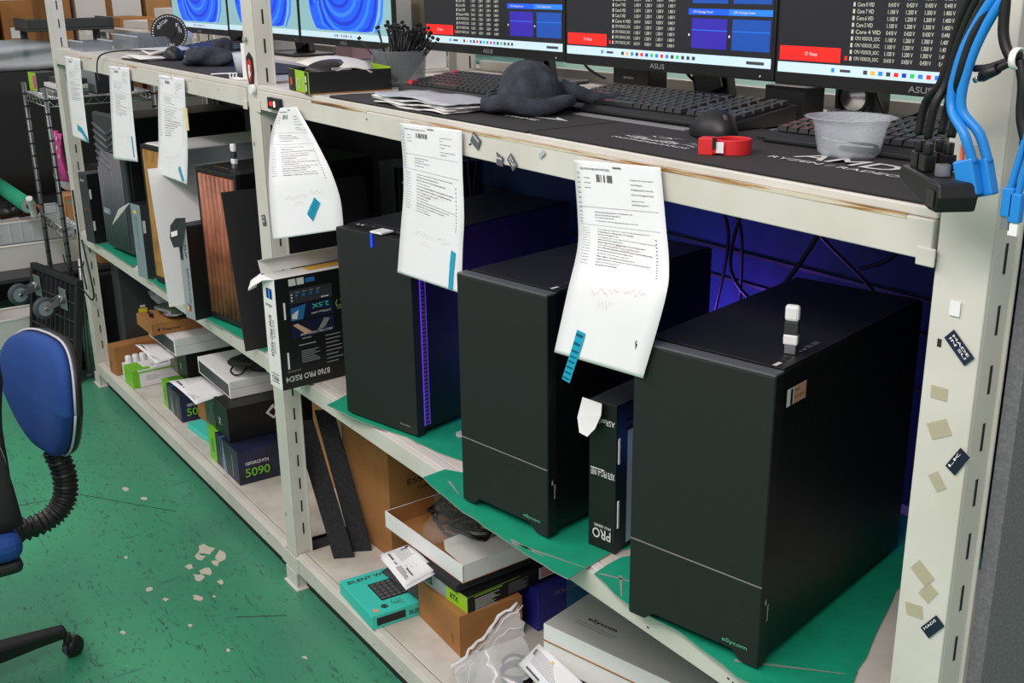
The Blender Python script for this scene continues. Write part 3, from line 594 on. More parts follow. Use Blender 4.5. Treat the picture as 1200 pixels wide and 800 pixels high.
def pr(mb, sx, sy, sz):
    f = FRONT(mb, sx, sy, sz); f.r(sx*.1, sz-.10, sx*.3, .05, 'slot'); f.r(sx*.12, sz-.06, sx*.2, .018, 'orange', 2); f.t(sx*.62, sz-.05, 'TUF', .04, .010, 'slot', rot=-90); f.t(sx*.62, sz-.12, 'B650 PLUS WIFI', .10, .010, 'ink', rot=-90)
    f.poly([(sx*.5+.012*math.cos(a*PI/5), .035+.012*math.sin(a*PI/5)) for a in range(10)], 'redp'); f.poly([(sx*.5, .035)]+[(sx*.5+.0115*math.cos(a*PI/5), .035+.0115*math.sin(a*PI/5)) for a in range(0, 4)], 'blueb', 2); f.poly([(sx*.5, .035)]+[(sx*.5+.0115*math.cos(a*PI/5), .035+.0115*math.sin(a*PI/5)) for a in range(4, 8)], 'yellow', 2)
bx = carton('mainboard_box', 'silver mainboard box left of the walnut slatted computer, lid folded forward', 'box', (-3.025, -.060, .6465), 10, (.052, .085, .27), 'silverbox', faces={'+x': 'black', '+z': 'greypc'}, prints=pr)
mb = MB(); pts = [(.054, -.001, .272), (.056, .0, .295), (.03, -.015, .293), (.008, -.022, .27), (.002, -.024, .235), (.01, -.020, .208), (.032, -.008, .212)]; mb.add(pts, [tuple(range(7))], 'greypc'); mb.build('side_flap', bx, solid=.0012)
mb = MB(); mb.add([(.010, -.0235, .238), (.030, -.0150, .245), (.030, -.0150, .259), (.010, -.0235, .252)], [(0, 1, 2, 3)], 'white'); mb.build('sticker', bx, solid=.0008)
# loose side panels
def panel(name, label, pts, mat, th=.004):
    mb = MB(); mb.add(pts, [(0, 1, 2, 3)], mat); o = mb.build(name, None, 0, solid=th); return tag(o, label, 'panel')
panel('side_panel', 'plain white computer side panel leaning against the oak fronted computer', [(-3.155, -.066, .6475), (-3.135, .33, .6475), (-3.195, .33, 1.045), (-3.215, -.066, 1.045)], 'white')
panel('side_panel', 'matt black computer side panel leaning against the walnut slatted computer', [(-2.63, -.04, .6475), (-2.63, .36, .6475), (-2.70, .36, 1.05), (-2.70, -.04, 1.05)], 'pctop')

# hanging cables in the bay behind the towers
M('cord', '0c0c0d', .45)
cs = [[(-2.38,.52,1.29),(-2.37,.5,1.1),(-2.39,.5,.95),(-2.3,.48,.82)], [(-2.33,.5,1.29),(-2.34,.47,1.15),(-2.31,.46,1.0),(-2.36,.5,.9),(-2.2,.5,.85)], [(-2.30,.52,1.29),(-2.31,.5,1.2),(-2.35,.49,1.05),(-2.33,.5,.92)], [(-2.46,.56,1.29),(-2.47,.56,1.15),(-2.44,.56,1.0)],
      [(-1.52,.5,1.29),(-1.55,.52,1.18),(-1.5,.53,1.08),(-1.54,.54,.9)], [(-1.47,.52,1.29),(-1.5,.5,1.16),(-1.46,.52,1.1),(-1.48,.55,.95)], [(-1.42,.5,1.29),(-1.38,.48,1.22),(-1.25,.5,1.20),(-1.14,.5,1.29)], [(-1.28,.5,1.29),(-1.30,.52,1.15),(-1.18,.54,1.05),(-1.1,.55,.98)], [(-1.36,.53,1.29),(-1.42,.5,1.18),(-1.46,.5,1.02),(-1.36,.52,.95),(-1.26,.54,.98)], [(-1.20,.5,1.29),(-1.26,.53,1.16),(-1.34,.52,1.02),(-1.44,.53,.93)],
      [(-1.12,.55,1.29),(-1.13,.56,1.12),(-1.22,.56,1.06)], [(-.93,.45,1.29),(-.90,.42,1.18),(-.84,.40,1.08),(-.80,.42,.9),(-.84,.45,.72)], [(-.90,.5,1.29),(-.92,.5,1.12),(-.86,.49,1.05),(-.84,.5,.8)], [(-.96,.52,1.29),(-.97,.52,1.1),(-.89,.5,1.0),(-.80,.48,.92),(-.76,.5,.7)]]
cl = ['thick black cord hanging nearest the dark tower behind the lit computer', 'thin black cord looping onto the top of the lit computer', 'short thin black cord beside the hanging adapter', 'thick black cord close to the dark tower, far left of the right bay',
      'thin black cord left of the lowest hanging sheet', 'thin black cord just behind the lowest hanging sheet', 'thick black cord drooping in a shallow loop under the beam', 'thin black cord slanting down right before the purple glow', 'thin black cord crossing low before the purple glow',
      'thick black cord slanting down left into the purple glow', 'thin black cord hanging alone above the rear of the nearest computer', 'thin black cord bending behind the top right corner of the nearest computer', 'thick black cord hanging beside the dark channels', 'thin black cord curling out between the dark channels and the corner post']
for i, p in enumerate(cs):
    cable('cord', cl[i], 'cord', p, .0035 if i % 3 else .005, 'cord', 'cords hanging behind the towers of the right bay')
mb = MB(); mb.box((-2.40, .52, .93), (-2.34, .55, 1.02), 'black'); tag(mb.build('power_adapter', None, .004), 'black power adapter hanging among the cords behind the lit computer', 'adapter')
for (x, y) in ((-.945, .555), (-.90, .53), (-.85, .50), (-.80, .53), (-.755, .50)): mb = MB(); mb.box((x, y, .65), (x+.03, y+.02, 1.262), 'black'); mb.box((x+.012, y-.002, .65), (x+.018, y, 1.262), 'slot'); mb.build('cable_channel', rack)
# ================================================================ BOTTOM SHELF, right bay
BZ = .1056
def foamslab(label, pts, thick, mat='foam'):
    mb = MB(); a, b, c, d = [V(p) for p in pts]; n = (b-a).cross(d-a).normalized()*thick
    vs = [a, b, c, d, a+n, b+n, c+n, d+n]; mb.add(vs, [(3,2,1,0), (4,5,6,7), (0,1,5,4), (1,2,6,5), (2,3,7,6), (3,0,4,7)], mat)
    return tag(mb.build('foam_strip', None, .001), label, 'foam')
foamslab('front one of two black foam strips leaning behind the middle post', [(-2.42, .070, .106), (-2.395, .118, .106), (-2.60, .118, .430), (-2.625, .070, .430)], -.018)
foamslab('rear one of two black foam strips leaning behind the middle post', [(-2.425, .128, .106), (-2.40, .172, .106), (-2.585, .172, .452), (-2.61, .128, .452)], -.018)
def pr(mb, sx, sy, sz):
    g = RIGHT(mb, sx, sy, sz); g.t(.055, .200, 'ESSENTIAL', .16, .016, 'slot'); g.t(.085, .180, 'CORE SERIES', .10, .008, 'slot'); g.r(.055, .224, .09, .0015, 'slot')
    f = FRONT(mb, sx, sy, sz); f.r(sx*.5, sz-.09, .035, .06, 'kraftd'); f.r(sx*.2, .03, .03, .03, 'kraftd'); f.r(sx*.30, sz-.05, sx*.5, .025, 'kraftd')
carton('cardboard_carton', 'big brown cardboard carton filling the space behind the black foam strips', 'box', (-2.565, .185, BZ), 2, (.240, .35, .470), 'kraft', prints=pr)
def pr(mb, sx, sy, sz):
    f = FRONT(mb, sx, sy, sz); f.poly([(sx-.06, .27), (sx-.02, .33), (sx-.02, .32), (sx-.045, .27), (sx-.02, .225), (sx-.02, .21)], 'slot'); g = RIGHT(mb, sx, sy, sz)
carton('cardboard_carton', 'beige brown carton with a black logo behind the middle post', 'box', (-2.93, .26, BZ), 0, (.30, .3, .47), 'kraftl', prints=pr)
t = thing('metal_bar', 'pair of upright grey metal bars between two brown cartons', 'bar', (-2.607, .20, BZ))
for k, m_ in enumerate(('steel', 'black', 'steel')): mb = MB(); mb.box((k*.008, 0, 0), (k*.008+.007, .01, .47), m_); mb.build('bar', t)
# keyboard box
def pr(mb, sx, sy, sz):
    f = TOP(mb, sx, sy, sz)
    def T(x, y, s, w, h, m): f.t(x, y, s, w, h, m, rot=90)
    T(.030, .012, 'SILENT WIRE', .12, .013, 'slot')
    f.r(.055, .050, .085, .12, 'keyboard')
    for i in range(5):
        for j in range(8): f.r(.059+i*.016, .053+j*.0142, .013, .0115, 'grille', 2); 
    f.poly([(.165+.009*math.cos(a*PI/6), .045+.009*math.sin(a*PI/6)) for a in range(12)], 'slot'); T(.168, .038, '2.4', .014, .004, 'teal')
    f.poly([(.158+.009*math.cos(a*PI/6), .075+.009*math.sin(a*PI/6)) for a in range(12)], 'slot'); f.poly([(.158+.0078*math.cos(a*PI/6), .075+.0078*math.sin(a*PI/6)) for a in range(12)], 'teal', 2); T(.161, .071, '2-1', .009, .005, 'slot')
    f.r(.165, .014, .016, .012, 'label_pink'); f.lines(.150, .09, .04, 3, .004, .0015, 'ink')
    g = RIGHT(mb, sx, sy, sz); g.r(.012, .008, .075, .020, 'keyboard'); g.t(.095, .010, 'SILENT WIRELESS', .10, .012, 'slot')
carton('keyboard_box', 'turquoise flat keyboard box on the bottom shelf, lettering SILENT WIRE', 'box', (-2.252, .006, BZ), -3, (.192, .40, .036), 'teal', prints=pr)
mb = MB(); mb.add([(-2.215, .105, .152), (-2.03, .12, .147), (-1.99, .22, .190), (-2.20, .24, .20)], [(0, 1, 2, 3)], 'greypc'); tag(mb.build('dark_sheet', None, 0, solid=.003), 'dark grey sheet lying across the turquoise keyboard box', 'sheet')
# stack right of it
def pr(mb, sx, sy, sz):
    f = FRONT(mb, sx, sy, sz); f.r(.165, .018, .008, .025, 'kraftd'); f.r(.003, .001, .001, sz-.002, 'kraftd'); g = RIGHT(mb, sx, sy, sz); g.r(.001, .0, .001, sz, 'kraftd')
carton('cardboard_box', 'plain brown cardboard box under the black and lime box', 'box', (-2.052, .116, BZ), -3, (.205, .165, .105), 'kraft', prints=pr)
def pr(mb, sx, sy, sz):
    f = FRONT(mb, sx, sy, sz); f.r(sx*.62, 0, sx*.38, sz, 'limeb'); f.t(sx*.70, .012, 'RTX', .03, .014, 'slot', k=3); f.r(0, 0, sx*.2, sz, 'bluegrey'); f.t(sx*.25, .01, 'RS', .025, .018, 'slot', k=3)
    g = RIGHT(mb, sx, sy, sz); g.lines(.02, sz-.013, .075, 8, .004, .0016, 'logo', 2, .35); g.lines(.115, sz-.010, .06, 7, .004, .0014, 'logogrey', 2, .3); g.r(.018, sz-.006, .08, .0022, 'limeb'); g.r(0, sz-.001, .15, .001, 'limeb')
    g.r(.205, .010, .075, .028, 'white', 2); g.lines(.21, .033, .065, 4, .006, .003, 'redp', 3, .1); g.r(.29, .010, .05, .028, 'white', 2); g.lines(.295, .033, .04, 4, .006, .002, 'ink', 3, .1)
carton('graphics_card_box', 'black box with a lime green corner, under the open white tray', 'box', (-2.060, .112, BZ+.106), 4, (.215, .40, .040), 'black', faces={'-y': 'silverbox'}, prints=pr)
mb = MB(); mb.box((0, 0, 0), (.225, .34, .020), 'foam', Matrix.Translation((-2.098, .108, BZ+.148)) @ Matrix.Rotation(math.radians(2), 4, 'Z')); tag(mb.build('foam_sheet', None, .002), 'black foam sheet lying between the lime cornered box and the open tray', 'foam')
# open white tray with bagged cables
tr = thing('open_tray_box', 'open white tray box full of bagged cables, brown lid raised behind', 'box', (-2.205, .118, BZ+.1695), 2)
sx, sy, sz = .338, .30, .045
mb = MB(); mb.box((0, 0, 0), (sx, sy, .002), 'kraft'); mb.box((0, 0, .002), (sx, .003, sz), 'white', faces={'+y': 'kraft'}); mb.box((0, .003, .002), (.003, sy, sz), 'white', faces={'+x': 'kraft'}); mb.box((sx-.003, .003, .002), (sx, sy, sz), 'white', faces={'-x': 'kraft'}); mb.box((.003, sy-.003, .002), (sx-.003, sy, sz), 'kraft')
mb.box((sx-.0035, 0.0005, .004), (sx+.0004, .0030, sz-.002), 'kraftd'); mb.build('tray', tr, .0008)
mb = MB(); mb.add([(sx-.085, .01, sz), (sx-.085, sy-.02, sz), (sx-.10, sy-.04, sz+.012), (sx-.108, .10, sz+.014), (sx-.105, .02, sz+.012)], [(0, 1, 2, 3, 4)], 'offwhite'); mb.add([(sx, .002, sz), (sx, sy, sz), (sx-.085, sy-.02, sz), (sx-.085, .01, sz)], [(0, 1, 2, 3)], 'offwhite'); mb.build('flap', tr, solid=.0015)
mb = MB(); mb.add([(0, sy, sz), (0, sy+.10, sz+.20), (.01, sy+.11, sz+.215), (sx, sy+.07, sz+.13), (sx, sy, sz)], [(4, 3, 2, 1, 0)], 'kraft'); mb.build('lid', tr, solid=.002)
mb = MB(); mb.add([(0, sy*.5, sz), (0, sy, sz), (-.012, sy+.03, sz+.07), (-.012, sy*.6, sz+.05)], [(0, 1, 2, 3)], 'kraft'); mb.build('side_flap', tr, solid=.002)
def blob(name, label, cat, c, r, mat, seed=0, n=20, m=14, amp=.18, kind=None, flat=.0):
    rnd = random.Random(seed); ph = [(rnd.uniform(0, 6), rnd.uniform(1, 4), rnd.uniform(1, 5)) for _ in range(5)]; vs = []; mb = MB(); rows = []
    for i in range(m+1):
        th = PI*i/m; row = []
        for j in range(n+1):
            a = 2*PI*(j % n)/n; k = 1 + amp*sum(math.sin(p+q*a+s*th) for p, q, s in [(p, round(q), s) for p, q, s in ph])/2.2*math.sin(th)
            row.append((c[0]+r[0]*k*math.sin(th)*math.cos(a), c[1]+r[1]*k*math.sin(th)*math.sin(a), max(c[2]+r[2]*k*math.cos(th), c[2]-r[2]+flat)))
        rows.append(row)
    mb.grid(rows, mat); o = mb.build(name); return tag(o, label, cat) if label else o
o = blob('cable_bag', 'clear plastic bag of black cables lying in the open white tray', 'bag', (-2.03, .240, .335), (.115, .095, .050), 'bag2', 3, amp=.25)
mb = MB()
for k in range(14):
    x, y = -2.09+random.random()*.10, .20+random.random()*.06; r0 = random.uniform(.02, .05)
    mb.tube([(x+r0*math.cos(a*.5)*1.3, y+r0*math.sin(a*.5), .318+.012*math.sin(a*.9+k)+k*.003) for a in range(14)], .004, 'cord', 6)
tag(mb.build('cable_coil'), 'tangle of black power cables inside the clear bag in the tray', 'cable', kind=None)
t = thing('connector', 'yellow and white cable connector showing through the bag in the tray', 'connector', (-2.07, .235, .350), 30)
mb = MB(); mb.box((0, 0, 0), (.03, .008, .006), 'yellow'); mb.build('plug', t); mb = MB(); mb.box((.004, .012, 0), (.018, .018, .006), 'white'); mb.build('clip', t)
def docsheet(label, pts, name='delivery_note', lines_=True, layers=1, solid=.0008, yel=True):
    t = thing(name, label, 'paper', pts[0]); O = V(pts[0]); a, b, c, d = [V(p)-O for p in pts]
    for q in range(layers):
        mb = MB(); off = V((random.uniform(-.003, .006)*q, -.004*q, -.0022*q)); rows = []
        for i in range(7):
            u = i/6; rows.append([a.lerp(b, j/6).lerp(d.lerp(c, j/6), u)+off+V((0, 0, .004*math.sin(PI*j/6)*(1-q*.2))) for j in range(7)])
        mb.grid(rows, 'paper'); mb.build('sheet', t, solid=solid)
    mb = MB(); U = (b-a); W = (d-a); f = Face(mb, a+V((0, 0, 0)), U, W - U.normalized()*W.dot(U.normalized()), .0045); L1, L2 = U.length, W.length
    if (U.cross(W)).z < 0: f.N = -f.N
    if yel: f.r(L1*.30, L2*.86, L1*.25, L2*.07, 'yellow')
    f.lines(L1*.1, L2*.83, L1*.55, 10, L2*.05, .0012, 'inkfaint'); f.r(L1*.08, L2*.62, .004, L2*.2, 'ink'); f.r(L1*.62, L2*.32, L1*.22, L2*.06, 'ink'); f.r(L1*.1, L2*.14, L1*.2, L2*.07, 'ink'); f.r(L1*.35, L2*.14, L1*.1, L2*.05, 'ink'); f.lines(L1*.5, L2*.22, L1*.4, 4, L2*.05, .0018, 'ink')
    mb.build('print', t); return t
docsheet('white delivery note with a yellow bar hanging out from under the white tray', [(-2.105, .052, .268), (-1.955, .036, .262), (-1.965, .118, .270), (-2.10, .122, .273)], layers=3)
# blue boxes behind the stack
def pr(mb, sx, sy, sz):
    f = FRONT(mb, sx, sy, sz); f.t(.03, sz-.045, 'IOLAWG', .09, .012, 'scr_vio' if False else 'logogrey'); f.r(.02, sz-.075, .016, .012, 'logogrey'); g = RIGHT(mb, sx, sy, sz); g.r(.085, 0, sy-.085, sz, 'blueb'); g.t(.05, sz-.025, 'SOLOMU', .08, .010, 'logogrey')
M('violetblue', '2a2a8c', .4)
carton('blue_box', 'deep blue cardboard box behind the plain brown box', 'box', (-2.035, .300, BZ), 2, (.205, .26, .104), 'violetblue', prints=pr)
# white box of the maker with its sleeve, on a black box
carton('black_box', 'black box under the big white printed box, bottom right', 'box', (-1.545, .165, BZ), 14, (.30, .24, .13), 'black')
mb = MB()
for i in range(34): mb.box((-1.555+i*.006, .150, BZ+.02), (-1.552+i*.006, .168, BZ+.115), 'grille')
mb.box((-1.558, .156, BZ), (-1.35, .168, BZ+.12), 'dark'); tag(mb.build('heat_sink'), 'finned grey green metal heat sink below the white printed box', 'heat sink')
def pr(mb, sx, sy, sz):
    f = TOP(mb, sx, sy, sz); f.t(.060, .062, 'eSycom', .070, .015, 'slot'); f.lines(.045, .052, .10, 2, .008, .002, 'logogrey', 1, .1)
    g = FRONT(mb, sx, sy, sz); g.poly([(sx-.03+.011*math.cos(a*PI/6), .045+.016*math.sin(a*PI/6)) for a in range(12)], 'slot'); g.poly([(sx-.03+.006*math.cos(a*PI/6), .045+.008*math.sin(a*PI/6)) for a in range(12)], 'white', 2)
M('greyprint', 'b9b9b6', .5)
sb = carton('printed_box', 'big white box with grey printed top at the bottom right of the shelf', 'box', (-1.570, .135, BZ+.1315), 14, (.37, .27, .09), 'white', faces={'+z': 'greyprint'}, prints=pr)
mb = MB(); mb.box((-.0015, -.002, .052), (.3715, .0015, .054), 'kraft'); mb.build('lid_edge', sb)
docsheet('delivery note with black stamps leaning against the big white printed box', [(-1.61, .10, .222), (-1.37, .085, .20), (-1.355, .125, .262), (-1.59, .138, .268)])
mb = MB(); pts = []
for k in range(70):
    a = k*.42; pts.append((-1.66+(.035+.004*math.sin(k*.7))*math.cos(a), .13+(.030)*math.sin(a), .15+.0004*k+.006*math.sin(k*.31)))
mb.tube(pts, .0035, 'cord', 6); tag(mb.build('cable_coil'), 'coiled black cable beside the clear bag, bottom right', 'cable')
# clear bag with white crinkled seam
mb = MB(); rows = []; O = V((-1.80, .01, BZ+.002)); rnd = random.Random(5)
P00, P10, P01, P11 = V((-1.80, .055, .112)), V((-1.60, .005, .112)), V((-1.73, .185, .272)), V((-1.61, .135, .19))
for i in range(15):
    row = []
    for j in range(15):
        p = P00.lerp(P10, j/14).lerp(P01.lerp(P11, j/14), i/14); p = p + V((0, -.03*math.sin(PI*i/14)*math.sin(PI*j/14), .035*math.sin(PI*i/14)*math.sin(PI*j/14))) + V([rnd.uniform(-.005, .005) for _ in range(3)]); p.z = max(p.z, .108); row.append(p)
    rows.append(row)
mb.grid(rows, 'bag'); bg = thing('plastic_bag', 'crumpled clear plastic bag with a white seam on the bottom shelf, far right', 'bag', (0, 0, 0)); mb.build('film', bg)
mb = MB(); mb.tube([V(r[0])+V((-.004, -.004, .004)) for r in rows], .0045, 'bagseam', 6, True, [.003+.0015*(i % 2) for i in range(15)]); mb.build('seam', bg)
mb = MB(); mb.tube([V(r[0])+V((.02, -.006, .01)) for r in rows], .0012, 'bagseam', 5); mb.tube([V(r[2]).lerp(V(r[9]), .4+.1*math.sin(i))+V((0, -.004, .006)) for i, r in enumerate(rows)], .0012, 'bagseam', 5); mb.build('crease', bg)
carton('black_box', 'matt black box in the lower right corner under the nearest computer', 'box', (-1.16, .22, BZ), 12, (.36, .24, .17), 'black')
cable('cord', 'thick black cord curling out from under the shelf above the white printed box', 'cord', [(-1.56, .42, .36), (-1.50, .36, .352), (-1.44, .34, .345), (-1.39, .36, .345), (-1.40, .42, .36), (-1.46, .44, .37)], .004, 'cord')

# ================================================================ BOTTOM SHELF, left bay
carton('cardboard_box', 'flat brown cardboard box standing on edge at the far left of the bottom shelf', 'box', (-4.275, .008, BZ), 6, (.065, .33, .115), 'kraft', prints=lambda mb, a, b, c: FRONT(mb, a, b, c).r(a*.3, .02, .004, .03, 'slot'))
bt = thing('bulb_box', 'white tray of upright white tubes beside the green and white box', 'box', (-4.195, .035, BZ), 3)
mb = MB(); mb.box((0, 0, 0), (.06, .26, .055), 'white'); mb.build('tray', bt, .001)
for i in range(9): mb = MB(); mb.lathe([(0, .088), (.010, .087), (.013, .08), (.013, .0552)], (.03, .018+i*.0275, 0), 'white', 12); mb.build('tube', bt)
def pr(mb, sx, sy, sz):
    g = RIGHT(mb, sx, sy, sz); g.r(0, 0, .02, sz, 'lime'); g.r(.02, 0, .005, sz*.8, 'lime'); g.r(.02, sz*.8, sy-.02, .006, 'lime'); g.lines(.05, sz*.55, .06, 3, .007, .002, 'inkfaint'); f = TOP(mb, sx, sy, sz); f.r(0, 0, sx, .05, 'lime'); f.t(.075, .08, 'T 7000 lm', .10, .014, 'ink', rot=90); f.r(sx-.025, .05, .025, .02, 'lime')
carton('bulb_carton', 'white box with lime green end on the far left of the bottom shelf', 'box', (-4.125, .022, BZ), 2, (.10, .26, .068), 'white', faces={'-y': 'lime'}, prints=pr)
def gpu(num):
    def pr(mb, sx, sy, sz):
        f = FRONT(mb, sx, sy, sz); f.r(0, 0, sx*.26, sz, 'lime'); f.t(sx*.17, sz*.30, num, sz*.42, .014, 'navy', rot=90); f.r(sx*.42, 0, .006, sz, 'blueb'); f.r(sx*.80, sz*.12, .004, sz*.65, 'limeb'); f.poly([(sx*.45, 0), (sx*.6, 0), (sx*.5, sz)], 'bluegrey')
        t_ = TOP(mb, sx, sy, sz); t_.r(0, 0, sx*.26, sy, 'lime'); t_.r(sx*.42, 0, .012, sy, 'blueb')
        g = RIGHT(mb, sx, sy, sz); g.t(.022, sz*.56, 'GEFORCE RTX', .075, .010, 'white'); g.t(.020, sz*.20, num, .078, .028, 'lime')
    return pr
carton('graphics_card_box', 'dark navy box with lime numerals 5090 at the base of the nearer stack', 'box', (-3.252, .040, BZ), -1, (.262, .33, .108), 'navy', prints=gpu('5090'))
carton('graphics_card_box', 'dark navy box with lime numerals 5070 half hidden by a paper', 'box', (-3.80, .068, BZ), -2, (.212, .30, .098), 'navy', prints=gpu('5070'))
def pr(mb, sx, sy, sz):
    f = FRONT(mb, sx, sy, sz); f.r(0, 0, sx*.45, sz, 'darkgreen', 1); f.t(sx*.62, .035, 'X', .022, .024, 'logo', k=3); f.t(sx*.28, .035, 'II', .012, .04, 'bluegrey', k=3); g = RIGHT(mb, sx, sy, sz); g.poly([(.12, .07), (.145, .095), (.165, .07), (.145, .045)], 'logo'); g.poly([(.13, .07), (.145, .083), (.155, .07), (.145, .055)], 'black', 2); g.r(.18, .03, .03, .003, 'logogrey')
M('darkgreen', '22332d', .25)
carton('power_supply_box', 'black box with white diamond logo on top of the 5090 box', 'box', (-3.300, .054, BZ+.1095), -2, (.225, .30, .109), 'black', prints=pr)
carton('power_supply_box', 'black box with dark green end on top of the 5070 box', 'box', (-3.90, .135, BZ+.0995), -2, (.215, .30, .112), 'black', prints=pr)
def whitebox(label, loc, rz, sx, sy, sz):
    t = thing('long_white_box', label, 'box', loc, rz)
    mb = MB(); mb.box((0, 0, 0), (sx, .003, sz), 'white'); mb.box((.012, -.0012, .006), (sx-.012, .0, sz-.010), 'greypc'); mb.box((0, .003, 0), (sx, sy, sz), 'white'); mb.build('carton', t, .001)
    mb = MB(); f = RIGHT(mb, sx, sy, sz); f.r(0, sz*.55, sy, .001, 'inkfaint'); f2 = TOP(mb, sx, sy, sz); f2.r(.01, sy*.55, sx*.9, .001, 'inkfaint'); mb.build('fold_line', t); return t
whitebox('long white box with dark end on top of the nearer box stack', (-3.445, .092, BZ+.220), -1, .30, .26, .055)
whitebox('long white box with dark end under the brown parcel, farther stack', (-3.975, .090, BZ+.2125), 0, .305, .30, .062)
bk = blob('cable_bundle', 'black crumpled cable bundle on the nearer long white box', 'cable', (-3.22, .20, .412), (.075, .06, .03), 'cord', 9, amp=.3)
cable('cord', 'thin black cord loop hanging off the bundle on the white box', 'cord', [(-3.24, .15, .405), (-3.23, .125, .388), (-3.19, .12, .386), (-3.165, .135, .392), (-3.18, .16, .405)], .003, 'cord')
def pr(mb, sx, sy, sz):
    g = RIGHT(mb, sx, sy, sz); g.t(.035, .012, 'Thermal', .065, .010, 'slot'); g.poly([(.022, .01), (.03, .018), (.026, .026), (.02, .02)], 'slot'); g.r(.002, .0, .001, sz, 'kraftd')
carton('parcel_box', 'small brown parcel box under a silver bag, topmost of the farther stack', 'box', (-3.925, .040, BZ+.276), 0, (.175, .22, .042), 'kraft', prints=pr)
sbg = thing('antistatic_bag', 'silver antistatic bag with a yellow label on the brown parcel box', 'bag', (-3.83, .15, .4250))
o = blob('film', None, None, (0, 0, .018), (.085, .055, .016), 'silverbag' if False else 'steel', 12, amp=.25); o.parent = sbg
mb = MB(); mb.box((.0, -.02, .0375), (.045, .015, .0385), 'yellow'); mb.build('label', sbg)
mb = MB(); mb.grid([[(-.09, .03, .02), (-.09, -.03, .02)], [(-.16, .04, .03), (-.17, -.03, .025)], [(-.22, .06, .05), (-.24, -.02, .03)]], 'bag'); mb.build('bag_tail', sbg, solid=.001)
cable('cord', 'short black cord loop lying on the brown parcel box', 'cord', [(-3.90, .08, .427), (-3.88, .07, .430), (-3.86, .08, .427), (-3.85, .065, .427), (-3.82, .07, .430)], .003, 'cord')
docsheet('white delivery note sticking out of the nearer stack over the 5070 box', [(-3.41, -.02, .330), (-3.18, -.012, .320), (-3.20, .085, .3245), (-3.40, .085, .3255)])
docsheet('white delivery note sticking out of the farther stack above the green box', [(-3.87, .008, .325), (-3.65, .014, .314), (-3.67, .085, .3165), (-3.85, .085, .3175)])
carton('small_brown_box', 'small brown box between the two box stacks', 'box', (-3.56, .11, BZ+.021), 3, (.10, .15, .045), 'kraft')
carton('flat_turquoise_box', 'flat turquoise box on the shelf beside the 5090 box', 'box', (-3.53, .06, BZ), 4, (.235, .14, .02), 'teal')
carton('dark_panel_box', 'large charcoal box standing at the back left of the bottom shelf', 'box', (-4.40, .09, BZ), 0, (.10, .46, .45), 'greypc', prints=lambda mb, a, b, c: (RIGHT(mb, a, b, c).r(.06, .19, .035, .035, 'yellow').r(.068, .228, .02, .010, 'logo').r(.10, .20, .012, .012, 'logo')))
mb = MB(); mb.add([(-4.28, .22, .20), (-3.98, .24, .20), (-3.98, .42, .58), (-4.28, .42, .58)], [(0, 1, 2, 3)], 'pctop'); tag(mb.build('dark_sheet', None, 0, solid=.004), 'slanting dark panel leaning at the back of the bottom shelf, far left', 'panel')
mb = MB(); mb.lathe([(.0, 0), (.03, .0), (.034, .01), (.03, .03), (.0, .032)], (-4.24, .30, .27), 'steel', 16, 'y'); tag(mb.build('grey_disc'), 'round grey disc glinting before the charcoal box', 'disc')
# ================================================================ TOP DECK
TZ = 1.3256
def deskmat(label, pts, prints=None):
    t = thing('desk_mat', label, 'desk mat', (pts[0][0], pts[0][1], TZ)); O = V(t.location)
    mb = MB(); mb.prism([(x-O.x, y-O.y) for x, y in pts], (0, 0, 0), (1, 0, 0), (0, 1, 0), .003, 'matedge'); mb.m[1] = 'mat'; mb.build('pad', t, .001)
    if prints: mb = MB(); prints(Face(mb, (0, 0, .003), (1, 0, 0), (0, 1, 0), .0006)); mb.build('print', t)
def pr(f):
    f.t(.405, .092, 'RYZEN / RADEON', .225, .013, 'logo'); f.t(.425, .118, 'AMD', .15, .042, 'logo'); f.poly([(.59, .118), (.63, .118), (.63, .158), (.618, .146), (.618, .130), (.602, .130)], 'logo')
    rnd = random.Random(4)
    for i in range(38):
        x, y = rnd.uniform(.12, .29), rnd.uniform(.075, .115); dx = rnd.uniform(.01, .05); f.poly([(x, y), (x+dx, y+rnd.uniform(-.008, .012)), (x+dx*.5, y+.0022)], 'logo')
    f.t(.13, .055, 'MOTHERBOARDS', .16, .010, 'logo'); f.t(.15, .072, 'AORUS', .10, .010, 'logo')
deskmat('dark grey desk mat with white lettering under the plastic tub', [(-1.418, .004), (-.70, .004), (-.70, .30), (-1.418, .30)], pr)
def pr(f): f.poly([(.56, .105), (.66, .115), (.60, .135), (.62, .12)], 'logo'); f.t(.53, .075, 'PRIME', .09, .012, 'logo')
deskmat('dark grey desk mat beneath the crumpled hat and white bags', [(-2.135, .008), (-2.12, .0), (-1.424, .002), (-1.424, .28), (-2.05, .28), (-2.135, .06)], pr)
deskmat('dark desk mat on the left bay worktop under the dark cloth', [(-3.62, .01), (-2.72, .01), (-2.72, .30), (-3.62, .30)])

